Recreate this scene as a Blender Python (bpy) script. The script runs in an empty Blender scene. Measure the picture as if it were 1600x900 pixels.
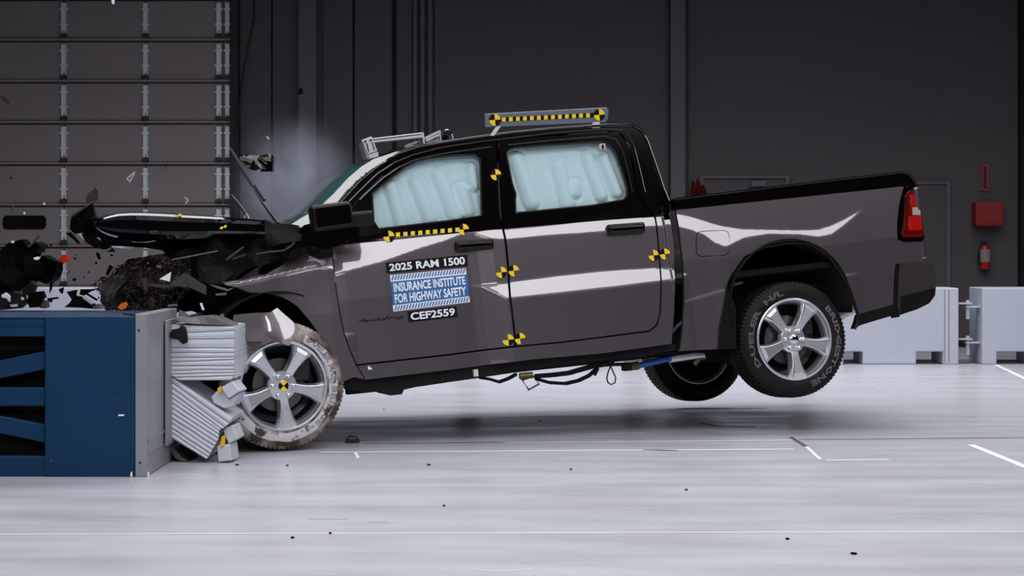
import bpy, bmesh, math, random
import numpy as np
from mathutils import Vector, Matrix, noise
from mathutils.geometry import delaunay_2d_cdt

R = math.radians
scn = bpy.context.scene
COL = scn.collection
random.seed(7)

# ------------------------------------------------------------------ camera
F, HY, CH = 2700.0, 380.0, 1.32          # focal length in pixels, horizon row, camera height
cam_d = bpy.data.cameras.new('camera')
cam = bpy.data.objects.new('camera', cam_d)
COL.objects.link(cam)
cam.location = (0, 0, CH)
cam.rotation_euler = (R(90), 0, 0)
cam_d.sensor_width = 36.0
cam_d.lens = F / 1600 * 36.0
cam_d.shift_y = (HY - 450) / 1600
cam_d.clip_end = 100
scn.camera = cam

# ------------------------------------------------------------------ world, lamps, exposure
w = bpy.data.worlds.new('world')
scn.world = w
w.use_nodes = True
w.node_tree.nodes['Background'].inputs[0].default_value = (.5, .55, .7, 1)
w.node_tree.nodes['Background'].inputs[1].default_value = 0.02
scn.view_settings.view_transform = 'Standard'
scn.view_settings.look = 'None'
scn.view_settings.gamma = 1
scn.view_settings.exposure = 0.0


def area(name, loc, sx, sy, power, rot=(0, 0, 0), col=(1, 1, 1), spread=180):
    l = bpy.data.lights.new(name, 'AREA')
    l.shape = 'RECTANGLE'
    l.size, l.size_y, l.energy, l.color = sx, sy, power, col
    l.spread = R(spread)
    o = bpy.data.objects.new(name, l)
    o.location = loc
    o.rotation_euler = rot
    COL.objects.link(o)
    return o


area('bank_or_fill_light', (2.3, 7.0, 6.2), 15.8, 2.9, 650, col=(.97, .975, 1), spread=170)
area('bank_or_fill_light', (1.0, 13.2, 6.2), 12, 2.6, 475, col=(.97, .975, 1), spread=163)
area('bank_or_fill_light', (0.5, 17.4, 6.2), 13, 1.2, 300, col=(.97, .975, 1), spread=110)
area('bank_or_fill_light', (0.5, -1.6, 6.3), 10, 1.6, 180, rot=(R(42), 0, 0), col=(.97, .975, 1), spread=84)  # fill lamp added on the camera side to brighten airbags and wheels
area('bank_or_fill_light', (4, -3.6, 6.0), 14, 1.4, 50, rot=(R(-25), 0, 0), col=(.97, .975, 1))  # added lamp brightening the unseen front wall that the metal reflects


# ------------------------------------------------------------------ materials
def lin(c):
    return tuple(((x / 255) / 12.92 if x / 255 <= .04045 else ((x / 255 + .055) / 1.055) ** 2.4) for x in c[:3]) + (1,)


def mat(name, rgb, rough=.5, metal=0, coat=0, spec=.5, var=0, vscale=8, bump=0, bscale=40, rgb2=None, lo=.45, hi=.55, coat_rough=.03,
        emit=None, coat_ior=1.5, trans=0, alpha=1, stretch=None):
    m = bpy.data.materials.new(name)
    m.use_nodes = True
    nt = m.node_tree
    b = nt.nodes['Principled BSDF']
    c = lin(rgb)
    b.inputs['Base Color'].default_value = c
    b.inputs['Roughness'].default_value = rough
    b.inputs['Metallic'].default_value = metal
    b.inputs['Coat Weight'].default_value = coat
    b.inputs['Coat Roughness'].default_value = coat_rough
    b.inputs['Coat IOR'].default_value = coat_ior
    b.inputs['Specular IOR Level'].default_value = spec
    b.inputs['Transmission Weight'].default_value = trans
    b.inputs['Alpha'].default_value = alpha
    if emit:
        b.inputs['Emission Color'].default_value = lin(rgb)
        b.inputs['Emission Strength'].default_value = emit
    tc = None
    if var or rgb2 or bump:
        tc = nt.nodes.new('ShaderNodeTexCoord')
        mp = nt.nodes.new('ShaderNodeMapping')
        if stretch:
            mp.inputs['Scale'].default_value = stretch
        nt.links.new(tc.outputs['Object'], mp.inputs[0])
    if var or rgb2:
        n = nt.nodes.new('ShaderNodeTexNoise')
        n.inputs['Scale'].default_value = vscale
        n.inputs['Detail'].default_value = 5
        nt.links.new(mp.outputs[0], n.inputs['Vector'])
        r = nt.nodes.new('ShaderNodeValToRGB')
        if rgb2:
            r.color_ramp.elements[0].position, r.color_ramp.elements[1].position = lo, hi
            r.color_ramp.elements[0].color, r.color_ramp.elements[1].color = c, lin(rgb2)
        else:
            r.color_ramp.elements[0].position, r.color_ramp.elements[1].position = .25, .75
            r.color_ramp.elements[0].color = tuple(x * (1 - var) for x in c[:3]) + (1,)
            r.color_ramp.elements[1].color = tuple(x * (1 + var) for x in c[:3]) + (1,)
        nt.links.new(n.outputs['Fac'], r.inputs['Fac'])
        nt.links.new(r.outputs['Color'], b.inputs['Base Color'])
    if bump:
        n = nt.nodes.new('ShaderNodeTexNoise')
        n.inputs['Scale'].default_value = bscale
        n.inputs['Detail'].default_value = 4
        nt.links.new(mp.outputs[0], n.inputs['Vector'])
        bp = nt.nodes.new('ShaderNodeBump')
        bp.inputs['Strength'].default_value = bump
        bp.inputs['Distance'].default_value = .01
        nt.links.new(n.outputs['Fac'], bp.inputs['Height'])
        nt.links.new(bp.outputs['Normal'], b.inputs['Normal'])
    return m


def glass(name, tint, refl=.04):
    m = bpy.data.materials.new(name)
    m.use_nodes = True
    nt = m.node_tree
    nt.nodes.remove(nt.nodes['Principled BSDF'])
    t = nt.nodes.new('ShaderNodeBsdfTransparent')
    t.inputs[0].default_value = lin(tint)
    g = nt.nodes.new('ShaderNodeBsdfGlossy')
    g.inputs['Roughness'].default_value = .01
    fr = nt.nodes.new('ShaderNodeFresnel')
    fr.inputs[0].default_value = 1.5
    mx = nt.nodes.new('ShaderNodeMixShader')
    nt.links.new(fr.outputs[0], mx.inputs[0])
    nt.links.new(t.outputs[0], mx.inputs[1])
    nt.links.new(g.outputs[0], mx.inputs[2])
    nt.links.new(mx.outputs[0], nt.nodes['Material Output'].inputs[0])
    return m


M = {}
M['paint'] = mat('paint', (104, 96, 101), .385, .78, coat=1, coat_rough=.01, coat_ior=1.9)
M['trim'] = mat('gloss_black', (7, 5, 6), .10, 0, coat=.0)
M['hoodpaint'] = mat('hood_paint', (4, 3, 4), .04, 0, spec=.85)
M['glintpaint'] = mat('glint_paint', (14, 12, 14), .3, .3, coat=1, coat_rough=.01, coat_ior=2.0)  # high-gloss coat so the added pillar strip shines white
M['black'] = mat('black_plastic', (11, 9, 9), .4, 0, spec=.3)
M['rubbertrim'] = mat('seal_rubber', (8, 7, 7), .7)
M['matte'] = mat('matte_black', (9, 8, 9), .8, 0, spec=.2)
M['under'] = mat('underbody', (13, 10, 10), .65, 0, spec=.25, bump=.4, bscale=30)
M['rubber'] = mat('tire_rubber', (15, 11, 11), .6, 0, spec=.25, var=.2, vscale=12)
M['dusty'] = mat('dusted_tire', (74, 62, 58), .8, 0, rgb2=(172, 158, 154), vscale=7, lo=.42, hi=.60, spec=.2)
M['dustfilm'] = mat('white_dust', (70, 62, 64), .8, 0, rgb2=(192, 188, 192), vscale=16, lo=.36, hi=.46, spec=.1)
M['letter'] = mat('white_letter', (128, 124, 126), .6)
M['letterdark'] = mat('dark_letter', (45, 42, 45), .6)
M['alloy'] = mat('polished_alloy', (218, 220, 226), .33, .88)
M['alloydark'] = mat('painted_alloy', (60, 60, 64), .4, .8)
M['chrome'] = mat('chrome', (225, 225, 230), .08, 1)
M['disc'] = mat('brake_disc', (110, 106, 106), .35, .9)
M['airbag'] = mat('airbag_cloth', (240, 251, 255), .8, 0, spec=.2)
M['glass'] = glass('side_glass', (240, 248, 249))
M['wglass'] = mat('windshield_glass', (70, 122, 122), .06, 0, coat=1, coat_ior=1.7, alpha=.72)
M['dash'] = mat('cabin_teal', (20, 52, 56), .5)
M['cabin'] = mat('cabin_dark', (16, 14, 15), .8)
M['yellow'] = mat('sticker_yellow', (236, 200, 18), .6)
M['sblack'] = mat('sticker_black', (16, 10, 8), .7, spec=.15)
M['ink'] = mat('label_black', (4, 4, 5), .6, spec=.2)
M['white'] = mat('label_white', (225, 230, 238), .6)
M['blue'] = mat('label_blue', (38, 96, 158), .6)
M['red'] = mat('lamp_red', (112, 5, 6), .15, 0, coat=1)
M['reddark'] = mat('lamp_dark_red', (70, 4, 6), .2, 0, coat=1)
M['redbright'] = mat('lamp_bright_red', (176, 18, 10), .2, 0, coat=1)
M['orange'] = mat('orange_plastic', (214, 92, 10), .4)
M['shardred'] = mat('red_plastic', (214, 48, 28), .35)
M['alu'] = mat('bare_aluminium', (212, 210, 214), .4, .25)
M['acrylic'] = mat('clear_acrylic', (104, 112, 122), .15, 0, coat=.6)
M['honey'] = mat('honeycomb_aluminium', (194, 200, 208), .5, .15, var=.05, vscale=14)
M['glue'] = mat('joint_line', (62, 70, 78), .8)
M['foilyel'] = mat('yellow_tape', (226, 174, 16), .6)
M['bluesteel'] = mat('blue_steel', (11, 50, 83), .5, 0, spec=.2, var=.10, vscale=2.5)
M['bluetop'] = mat('blue_steel_lit', (44, 70, 100), .35, .2, var=.18, vscale=5)  # lighter copy of the blue, the top's reflected light put into the colour
M['steel'] = mat('grey_steel', (142, 142, 149), .45, .3, var=.07, vscale=3)
M['brownfoil'] = mat('bent_foil', (104, 92, 92), .35, .7)
M['shard'] = mat('black_shard', (2, 2, 2), .7, spec=.06)
M['mess'] = mat('crushed_radiator', (24, 20, 18), .55, .3, rgb2=(84, 70, 62), vscale=30, lo=.5, hi=.68)
M['messfin'] = mat('radiator_fin', (46, 36, 34), .5, .5, var=.5, vscale=20)
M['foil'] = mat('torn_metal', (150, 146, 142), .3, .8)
M['coversheet'] = mat('cover_sheet', (112, 112, 114), .4, .5)
M['liner'] = mat('torn_liner', (74, 70, 66), .4, .4)
M['wiper'] = mat('wiper_black', (16, 16, 20), .5)
M['shockblue'] = mat('blue_damper', (24, 76, 150), .3)
M['brass'] = mat('brass_fitting', (88, 74, 40), .4, .6)
M['wall'] = mat('painted_wall', (79, 74, 78), .75, 0, spec=.2, var=.04, vscale=1.2)
M['wallrib'] = mat('wall_post', (90, 85, 92), .7, 0, spec=.2)
M['wallgap'] = mat('wall_joint', (34, 31, 33), .8, 0, spec=.1)
M['jamb'] = mat('door_jamb', (50, 44, 46), .7, 0, spec=.2)
M['dpanel'] = mat('door_panel_paint', (134, 126, 128), .6, 0, spec=.2, var=.04, vscale=2)
M['dedge'] = mat('door_panel_edge', (80, 74, 76), .7, 0, spec=.2)
M['stile'] = mat('galvanised_steel', (214, 218, 224), .5, .2)
M['hinge'] = mat('hinge_dark', (44, 40, 42), .6)
M['rail'] = mat('white_rail', (178, 183, 196), .6, 0, var=.03, vscale=3)
M['ceil'] = mat('ceiling_dark', (26, 24, 26), .9, 0, spec=.1)
M['redbox'] = mat('red_cabinet', (128, 14, 12), .5)
M['redsign'] = mat('faded_red', (122, 50, 50), .7)
M['extred'] = mat('extinguisher_red', (150, 22, 26), .35)
M['extlabel'] = mat('extinguisher_label', (126, 118, 116), .6)
M['pwhite'] = mat('floor_line_white', (250, 250, 255), .4)
M['pblue'] = mat('floor_line_blue', (62, 84, 140), .4)
M['pdark'] = mat('floor_crack', (84, 80, 84), .6)
M['ptan'] = mat('floor_line_tan', (200, 180, 150), .5)
M['wood'] = mat('brown_debris', (36, 28, 26), .7)
M['plastic'] = mat('clear_shard', (190, 192, 196), .2, 0, coat=.5)


def floor_mat():
    m = mat('epoxy_floor', (176, 178, 188), .22, 0, coat=.0, spec=.35)
    nt = m.node_tree
    b = nt.nodes['Principled BSDF']
    tc = nt.nodes.new('ShaderNodeTexCoord')
    mp = nt.nodes.new('ShaderNodeMapping')
    mp.inputs['Scale'].default_value = (.5, 2.2, 1)
    n = nt.nodes.new('ShaderNodeTexNoise')
    n.inputs['Scale'].default_value = 1.6
    n.inputs['Detail'].default_value = 6
    nt.links.new(tc.outputs['Object'], mp.inputs[0])
    nt.links.new(mp.outputs[0], n.inputs['Vector'])
    r = nt.nodes.new('ShaderNodeValToRGB')
    r.color_ramp.elements[0].position, r.color_ramp.elements[1].position = .3, .7
    r.color_ramp.elements[0].color, r.color_ramp.elements[1].color = lin((172, 172, 179)), lin((182, 184, 193))
    nt.links.new(n.outputs['Fac'], r.inputs['Fac'])
    nt.links.new(r.outputs['Color'], b.inputs['Base Color'])
    r2 = nt.nodes.new('ShaderNodeMapRange')
    r2.inputs['From Min'].default_value, r2.inputs['From Max'].default_value = .3, .7
    r2.inputs['To Min'].default_value, r2.inputs['To Max'].default_value = .24, .38
    nt.links.new(n.outputs['Fac'], r2.inputs['Value'])
    nt.links.new(r2.outputs['Result'], b.inputs['Roughness'])
    return m


M['floor'] = floor_mat()


# ------------------------------------------------------------------ helpers
def W(px, py, D):
    """the world point at depth D that stands where the photograph shows pixel (px, py)"""
    return Vector(((px - 800) / F * D, D, CH + (HY - py) / F * D))


def FL(px, py):
    """point on the floor"""
    D = CH * F / (py - HY)
    return Vector(((px - 800) / F * D, D, 0))


def tag(o, label=None, cat=None, group=None, kind=None):
    for k, v in (('label', label), ('category', cat), ('group', group), ('kind', kind)):
        if v:
            o[k] = v
    return o


def link(name, verts, faces, m, parent=None, smooth=False, origin=None, normals=None):
    me = bpy.data.meshes.new(name)
    if origin is not None:
        verts = [Vector(v) - Vector(origin) for v in verts]
    me.from_pydata([tuple(v) for v in verts], [], faces)
    if isinstance(m, (list, tuple)):
        for x in m:
            me.materials.append(x)
    else:
        me.materials.append(m)
    if smooth:
        me.polygons.foreach_set('use_smooth', [True] * len(me.polygons))
    me.update()
    if normals is not None:
        me.normals_split_custom_set_from_vertices(normals)
    o = bpy.data.objects.new(name, me)
    COL.objects.link(o)
    if origin is not None:
        o.location = origin
    if parent:
        o.parent = parent
    return o


def empty(name, loc=(0, 0, 0), rot=(0, 0, 0), parent=None):
    o = bpy.data.objects.new(name, None)
    o.empty_display_size = .1
    o.location = loc
    o.rotation_euler = rot
    COL.objects.link(o)
    if parent:
        o.parent = parent
    return o


class MB:
    def __init__(s):
        s.v, s.f = [], []

    def add(s, v, f):
        n = len(s.v)
        s.v += [Vector(x) for x in v]
        s.f += [tuple(i + n for i in q) for q in f]
        return s

    def box(s, c, d, rot=None):
        c, d = Vector(c), Vector(d) / 2
        v = [Vector((x * d.x, y * d.y, z * d.z)) for x in (-1, 1) for y in (-1, 1) for z in (-1, 1)]
        if rot is not None:
            v = [rot @ q for q in v]
        return s.add([q + c for q in v], [(0, 1, 3, 2), (4, 6, 7, 5), (0, 4, 5, 1), (2, 3, 7, 6), (0, 2, 6, 4), (1, 5, 7, 3)])

    def bb(s, p, q):
        p, q = Vector(p), Vector(q)
        return s.box((p + q) / 2, [abs(a) for a in (q - p)])

    def tube(s, pts, r, n=8, cap=True, closed=False):
        pts = [Vector(p) for p in pts]
        rr = r if isinstance(r, (list, tuple)) else [r] * len(pts)
        v, f = [], []
        N = len(pts)
        up0 = None
        for i, p in enumerate(pts):
            a = pts[(i - 1) % N] if (closed or i > 0) else p
            b = pts[(i + 1) % N] if (closed or i < N - 1) else p
            d = (b - a).normalized()
            if up0 is None:
                up0 = Vector((0, 0, 1)) if abs(d.z) < .9 else Vector((1, 0, 0))
            x = d.cross(up0)
            if x.length < 1e-4:
                x = d.cross(Vector((0, 1, 0)))
            x.normalize()
            y = x.cross(d)
            up0 = y
            for k in range(n):
                t = 2 * math.pi * k / n
                v.append(p + (x * math.cos(t) + y * math.sin(t)) * rr[i])
        for i in range(N if closed else N - 1):
            j = (i + 1) % N
            for k in range(n):
                f.append((i * n + k, i * n + (k + 1) % n, j * n + (k + 1) % n, j * n + k))
        if cap and not closed:
            f.append(tuple(range(n))[::-1])
            f.append(tuple(range((N - 1) * n, N * n)))
        return s.add(v, f)

    def prism(s, poly, axis_vec):
        """poly: list of 3-D points, extruded along axis_vec"""
        poly = [Vector(p) for p in poly]
        a = Vector(axis_vec)
        n = len(poly)
        return s.add(poly + [p + a for p in poly], [tuple(range(n))] + [tuple(range(2 * n - 1, n - 1, -1))] +
                     [(i, i + n, (i + 1) % n + n, (i + 1) % n) for i in range(n)])

    def lathe(s, prof, n=48, c=(0, 0, 0), closed=False):
        """profile of (radius, y) turned round the y axis"""
        v, f = [], []
        c = Vector(c)
        K = len(prof)
        for i in range(n):
            t = 2 * math.pi * i / n
            for r, y in prof:
                v.append(c + Vector((r * math.cos(t), y, r * math.sin(t))))
        for i in range(n):
            j = (i + 1) % n
            for k in range(K if closed else K - 1):
                k2 = (k + 1) % K
                f.append((i * K + k, i * K + k2, j * K + k2, j * K + k))
        return s.add(v, f)

    def build(s, name, m, parent=None, smooth=False, origin=None, bevel=0, seg=2, angle=35):
        o = link(name, s.v, s.f, m, parent, False, origin)
        bm = bmesh.new()
        bm.from_mesh(o.data)
        bmesh.ops.recalc_face_normals(bm, faces=bm.faces)
        bm.to_mesh(o.data)
        bm.free()
        if bevel:
            b = o.modifiers.new('bevel', 'BEVEL')
            b.width, b.segments = bevel, seg
            b.limit_method = 'ANGLE'
            b.angle_limit = R(30)
        if smooth:
            o.data.polygons.foreach_set('use_smooth', [True] * len(o.data.polygons))
            o.data.set_sharp_from_angle(angle=R(angle))
        return o


def dens(poly, step, closed=True):
    out = []
    n = len(poly)
    for i in range(n if closed else n - 1):
        a, b = np.array(poly[i], float), np.array(poly[(i + 1) % n], float)
        k = max(1, int(math.ceil(np.linalg.norm(b - a) / step)))
        for j in range(k):
            out.append(tuple(a + (b - a) * j / k))
    if not closed:
        out.append(tuple(poly[-1]))
    return out


def inpoly(P, poly):
    x, y = P[:, 0], P[:, 1]
    r = np.zeros(len(P), bool)
    n = len(poly)
    for i in range(n):
        x1, y1 = poly[i]
        x2, y2 = poly[(i + 1) % n]
        if y1 == y2:
            continue
        c = ((y1 > y) != (y2 > y)) & (x < (x2 - x1) * (y - y1) / (y2 - y1) + x1)
        r ^= c
    return r


def sarea(p):
    return sum(p[i][0] * p[(i + 1) % len(p)][1] - p[(i + 1) % len(p)][0] * p[i][1] for i in range(len(p))) / 2


def inset(poly, d):
    """move every side of a polygon inwards by d"""
    if not d:
        return poly
    sg = 1 if sarea(poly) > 0 else -1
    n = len(poly)
    out = []
    for i in range(n):
        a, b, c = (Vector(poly[(i + k) % n]) for k in (-1, 0, 1))
        e1, e2 = (b - a), (c - b)
        if e1.length < 1e-9 or e2.length < 1e-9:
            out.append(tuple(b))
            continue
        e1.normalize()
        e2.normalize()
        n1, n2 = Vector((-e1.y, e1.x)) * sg, Vector((-e2.y, e2.x)) * sg
        m = n1 + n2
        if m.length < .3:
            m = n1
        m.normalize()
        out.append(tuple(b + m * (d / max(.5, m.dot(n1)))))
    return out


def fill(poly, holes, step):
    """triangulate a 2-D region with an even grid of points inside; returns points, triangles, boundary loops"""
    loops = [dens(poly, step)] + [dens(h, step) for h in holes]
    pts, edges, lp = [], [], []
    for L in loops:
        n0 = len(pts)
        pts += L
        ids = list(range(n0, n0 + len(L)))
        lp.append(ids)
        edges += [(ids[i], ids[(i + 1) % len(ids)]) for i in range(len(ids))]
    B = np.array(pts)
    x0, y0 = B.min(0)
    x1, y1 = B.max(0)
    gx, gy = np.meshgrid(np.arange(x0 + step / 2, x1, step), np.arange(y0 + step / 2, y1, step))
    G = np.stack([gx.ravel(), gy.ravel()], 1)
    if len(G):
        k = inpoly(G, loops[0])
        for h in loops[1:]:
            k &= ~inpoly(G, h)
        G = G[k]
    if len(G):
        md = np.full(len(G), 1e9)
        for b in B:
            md = np.minimum(md, ((G - b) ** 2).sum(1))
        G = G[md > (step * .45) ** 2]
        pts = pts + [tuple(g) for g in G]
    r = delaunay_2d_cdt([Vector(p) for p in pts], edges, [], 0, 1e-7)
    v2, f2, ov = r[0], r[2], r[3]
    back = {}
    for i, src in enumerate(ov):
        for q in src:
            back[q] = i
    V = np.array([tuple(v) for v in v2])
    Fc = [tuple(f) for f in f2]
    C = np.array([V[list(f)].mean(0) for f in Fc])
    k = inpoly(C, loops[0])
    for h in loops[1:]:
        k &= ~inpoly(C, h)
    Fc = [f for f, q in zip(Fc, k) if q]
    lp = [[back[i] for i in L] for L in lp]
    return V, Fc, lp


def plate(name, px, D, thick, m, amp=.01, step=None, parent=None, tilt=(0, 0), freq=6, seed=0, inv=None, smooth=False, holes=()):
    """a crumpled sheet with real thickness: outline given where the photograph shows it, at depth D (metres)"""
    cx = sum(p[0] for p in px) / len(px)
    cy = sum(p[1] for p in px) / len(px)
    q = [((p[0] - cx) / F * D, -(p[1] - cy) / F * D) for p in px]
    size = max(max(a[0] for a in q) - min(a[0] for a in q), max(a[1] for a in q) - min(a[1] for a in q))
    step = step or max(size / 7, .012)
    hq = [[((p[0] - cx) / F * D, -(p[1] - cy) / F * D) for p in h] for h in holes]
    V, Fc, lp = fill(q, hq, step)
    o0 = W(cx, cy, D)
    fr, bk = [], []
    for x, z in V:
        dy = x * tilt[0] + z * tilt[1] + amp * noise.noise(Vector((x * freq + seed * 7.3, z * freq, seed))) * 2
        k = (D + dy) / D
        p = Vector(((o0.x + x) * k, D + dy, CH + (o0.z + z - CH) * k))
        t2 = thick * (1 + .4 * noise.noise(Vector((x * 9, z * 9, seed + 5))))
        fr.append(p)
        bk.append(Vector((p.x, p.y + t2, p.z)))
    n = len(fr)
    faces = [tuple(f) for f in Fc] + [tuple(i + n for i in f[::-1]) for f in Fc]
    for L in lp:
        for i in range(len(L)):
            a, b = L[i], L[(i + 1) % len(L)]
            faces.append((a, a + n, b + n, b))
    vv = fr + bk
    if inv is not None:
        vv = [inv @ v for v in vv]
        o = link(name, vv, faces, m, parent, smooth)
    else:
        o = link(name, vv, faces, m, parent, smooth, origin=o0 if parent is None else None)
    bm = bmesh.new()
    bm.from_mesh(o.data)
    bmesh.ops.recalc_face_normals(bm, faces=bm.faces)
    bm.to_mesh(o.data)
    bm.free()
    return o


def text_mesh(body, bold=.0, outline=0, res=3):
    c = bpy.data.curves.new('txt', 'FONT')
    c.body = body
    c.resolution_u = res
    c.offset = bold
    if outline:
        c.fill_mode = 'NONE'
        c.bevel_depth = outline
        c.bevel_resolution = 0
    o = bpy.data.objects.new('txt', c)
    COL.objects.link(o)
    dg = bpy.context.evaluated_depsgraph_get()
    me = bpy.data.meshes.new_from_object(o.evaluated_get(dg))
    v = np.array([tuple(x.co) for x in me.vertices])
    f = [tuple(p.vertices) for p in me.polygons]
    bpy.data.objects.remove(o)
    bpy.data.curves.remove(c)
    bpy.data.meshes.remove(me)
    return v, f
#SPLIT1
# ================================================================== the hall
YW = 22.0
XL, XR, YF, ZC = -10, 21, -8.0, 8.0


def struct(name, mb, m, **k):
    o = mb.build(name, m, **k)
    if k.get('parent') is None:
        o['kind'] = 'structure'
    return o


floor = struct('floor', MB().bb((XL, YF, -.1), (XR, YW, 0)), M['floor'])
wb = struct('wall_back', MB().bb((XL, YW, 0), (XR, YW + .2, ZC)), M['wall'])
M['side'] = mat('side_wall_paint', (100, 97, 101), .8, spec=.2)
struct('wall_left', MB().bb((XL - .2, YF, 0), (XL, YW, ZC)), M['side'])
struct('wall_right', MB().bb((XR, YF, 0), (XR + .2, YW, ZC)), M['side'])
struct('wall_front', MB().bb((XL, YF - .2, 0), (XR, YF, ZC)), mat('front_wall_paint', (100, 97, 101), .8, spec=.2))
struct('ceiling', MB().bb((XL, YF, ZC), (XR, YW, ZC + .2)), M['ceil'])


def wx(px, D=YW):
    return (px - 800) / F * D


def wz(py, D=YW):
    return CH + (HY - py) / F * D


# back wall: joints and raised sheets between the posts
def strip(name, x0, x1, z0, z1, d0, d1, m, parent=None):
    return struct(name, MB().bb((wx(x0), YW - d1, z0), (wx(x1), YW - d0, z1)), m, parent=parent)


for x0, x1 in ((376, 424), (427, 469), (505, 551), (555, 612), (621, 644), (680, 1044), (1075, 1589)):
    strip('wall_panel', x0, x1, .12, 5.6, 0, .035, M['wall'], wb)
for x in (425.5, 553, 616):
    strip('wall_joint', x - 3, x + 3, .12, 5.6, 0, .004, M['wallgap'], wb)
strip('baseboard_back', 380, 1589, 0, .12, 0, .03, M['wallgap'])
strip('trim_1', 470, 497, 0, 5.6, 0, .22, M['wallrib'])
strip('trim_2', 1046, 1068, 0, 5.6, 0, .20, M['wallrib'])
strip('trim_3', 363, 375, 0, 5.6, 0, .16, M['jamb'])
strip('trim_4', 1589, 1612, 0, 5.6, 0, .16, M['wallgap'])
for i, x in enumerate((649, 660.5, 672.5)):
    o = struct('wall_pipe', MB().tube([(wx(x), YW - .07, .02), (wx(x), YW - .07, 5.8)], .03, 12), M['wallrib'], smooth=True)
    del o['kind']
    tag(o, ['thin grey vertical pipe on the back wall, leftmost of the close trio', 'thin grey vertical pipe on the back wall, middle of the close trio',
            'thin grey vertical pipe on the back wall, rightmost of the close trio'][i], 'pipe', 'pipes on the back wall')
cb = MB().tube([(wx(403), YW - .20, 5.9), (wx(401), YW - .22, wz(30)), (wx(386), YW - .24, wz(110)), (wx(377), YW - .24, wz(185)), (wx(371), YW - .22, wz(300)),
                (wx(371), YW - .22, .02)], .014, 8)
tag(cb.build('hanging_cable', M['wiper'], smooth=True), 'thin dark cable slanting down beside the sectional door', 'cable')
# doors in the back wall, far side of the truck bed
for nm, x0, x1, yt in (('door_2', 1098, 1226, 279), ('door_3', 1398, 1476, 288)):
    d = struct(nm, MB().bb((wx(x0), YW - .06, 0), (wx(x1), YW - .02, wz(yt))), M['wall'])
    f = MB()
    f.bb((wx(x0 - 6), YW - .09, 0), (wx(x0), YW - .001, wz(yt - 4)))
    f.bb((wx(x1), YW - .09, 0), (wx(x1 + 6), YW - .001, wz(yt - 4)))
    f.bb((wx(x0), YW - .09, wz(yt)), (wx(x1), YW - .001, wz(yt - 4)))
    f.build('door_frame', M['wallrib'], d)
o = MB().bb((wx(1172), YW - .30, wz(292)), (wx(1212), YW - .09, wz(280))).build('wall_light_box', M['alu'])
o = MB().bb((wx(1171), YW - .16, wz(292)), (wx(1195), YW - .09, wz(283)))
bpy.data.objects.remove(bpy.data.objects['wall_light_box'])
tag(o.build('door_closer', M['wallrib'], bevel=.01), 'small grey closer box on the wall seen just above the bed rail', 'door closer')
# red coats/hoses hanging behind the cab corner
M['hosered'] = mat('hose_red', (66, 10, 12), .8, spec=.1)
ob = empty('fire_hose', (wx(1088), YW - .16, wz(320)))
for a, b, t in ((1077, 1084, 284), (1084, 1093, 281), (1092, 1100, 290)):
    MB().tube([(wx((a + b) / 2) - wx(1088), 0, wz(t) - wz(320)), (wx((a + b) / 2 + 1) - wx(1088), -.02, wz(300) - wz(320)), (wx((a + b) / 2 + 2) - wx(1088), 0, -.3)],
              [.02, .035, .03], 10).build('hose_loop', M['hosered'], ob, smooth=True)
tag(ob, 'dark red hose bundle on the wall just behind the cab corner', 'hose')

# ---- sectional door (door_1)
DX0, DX1 = -60, 362
d1 = struct('door_1', MB().bb((wx(DX0), YW - .05, 0), (wx(DX1), YW, 5.6)), M['dedge'])
yj = [2 + 64.2 * k for k in range(-2, 9)]
zt = [wz(y) for y in yj]
for k in range(len(zt) - 1):
    z1, z0 = zt[k], max(.01, zt[k + 1])
    if z1 < .1:
        break
    mb = MB()
    for (a, b) in ((DX0, 103), (103, 230), (230, 350), (350, DX1)):
        mb.bb((wx(a) + .004, YW - .085, z0 + .045), (wx(b) - .004, YW - .04, z1 - .006))
    mb.build('door_panel', M['dpanel'], d1, bevel=.008, seg=1)
    MB().prism([(wx(DX0), YW - .05, z0 + .045), (wx(DX0), YW - .108, z0 + .040), (wx(DX0), YW - .108, z0 + .014), (wx(DX0), YW - .05, z0 + .008)],
               (wx(DX1) - wx(DX0), 0, 0)).build('panel_lip', M['dpanel'], d1)
    for j, (x, ww) in enumerate(((103, 7.4), (230, 7), (344, 7), (357.5, 6))):
        xc, h = wx(x), wx(x + ww / 2) - wx(x)
        s = MB()
        zb = z0 + .10
        zt_ = z1 - .035
        s.prism([(xc - h, YW - .10, zt_), (xc + h, YW - .10, zt_), (xc + h, YW - .10, zb), (xc + .3 * h, YW - .10, zb + .0), (xc, YW - .10, zb + .06),
                 (xc - .3 * h, YW - .10, zb), (xc - h, YW - .10, zb)], (0, .03, 0))
        s.bb((xc - h, YW - .115, zb), (xc - h * .7, YW - .1, zt_))
        s.bb((xc + h * .7, YW - .115, zb), (xc + h, YW - .1, zt_))
        st = s.build('stile', M['stile'], d1)
        c = MB()
        for zz in (zt_ - .08, zt_ - .27):
            c.bb((xc - h * 1.75, YW - .108, zz - .011), (xc + h * 1.75, YW - .09, zz + .011))
            for q in (-1.45, 1.45):
                c.tube([(xc + q * h, YW - .118, zz), (xc + q * h, YW - .1, zz)], .010, 6)
        c.build('cross_piece', M['stile'], st)
        hg = MB().bb((xc - h * 1.3, YW - .14, z0 + .045), (xc + h * 1.3, YW - .08, z0 + .09))
        hg.tube([(xc - h * 1.5, YW - .13, z0 + .066), (xc + h * 1.5, YW - .13, z0 + .066)], .017, 8)
        hg.build('hinge', M['hinge'], d1)
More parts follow.
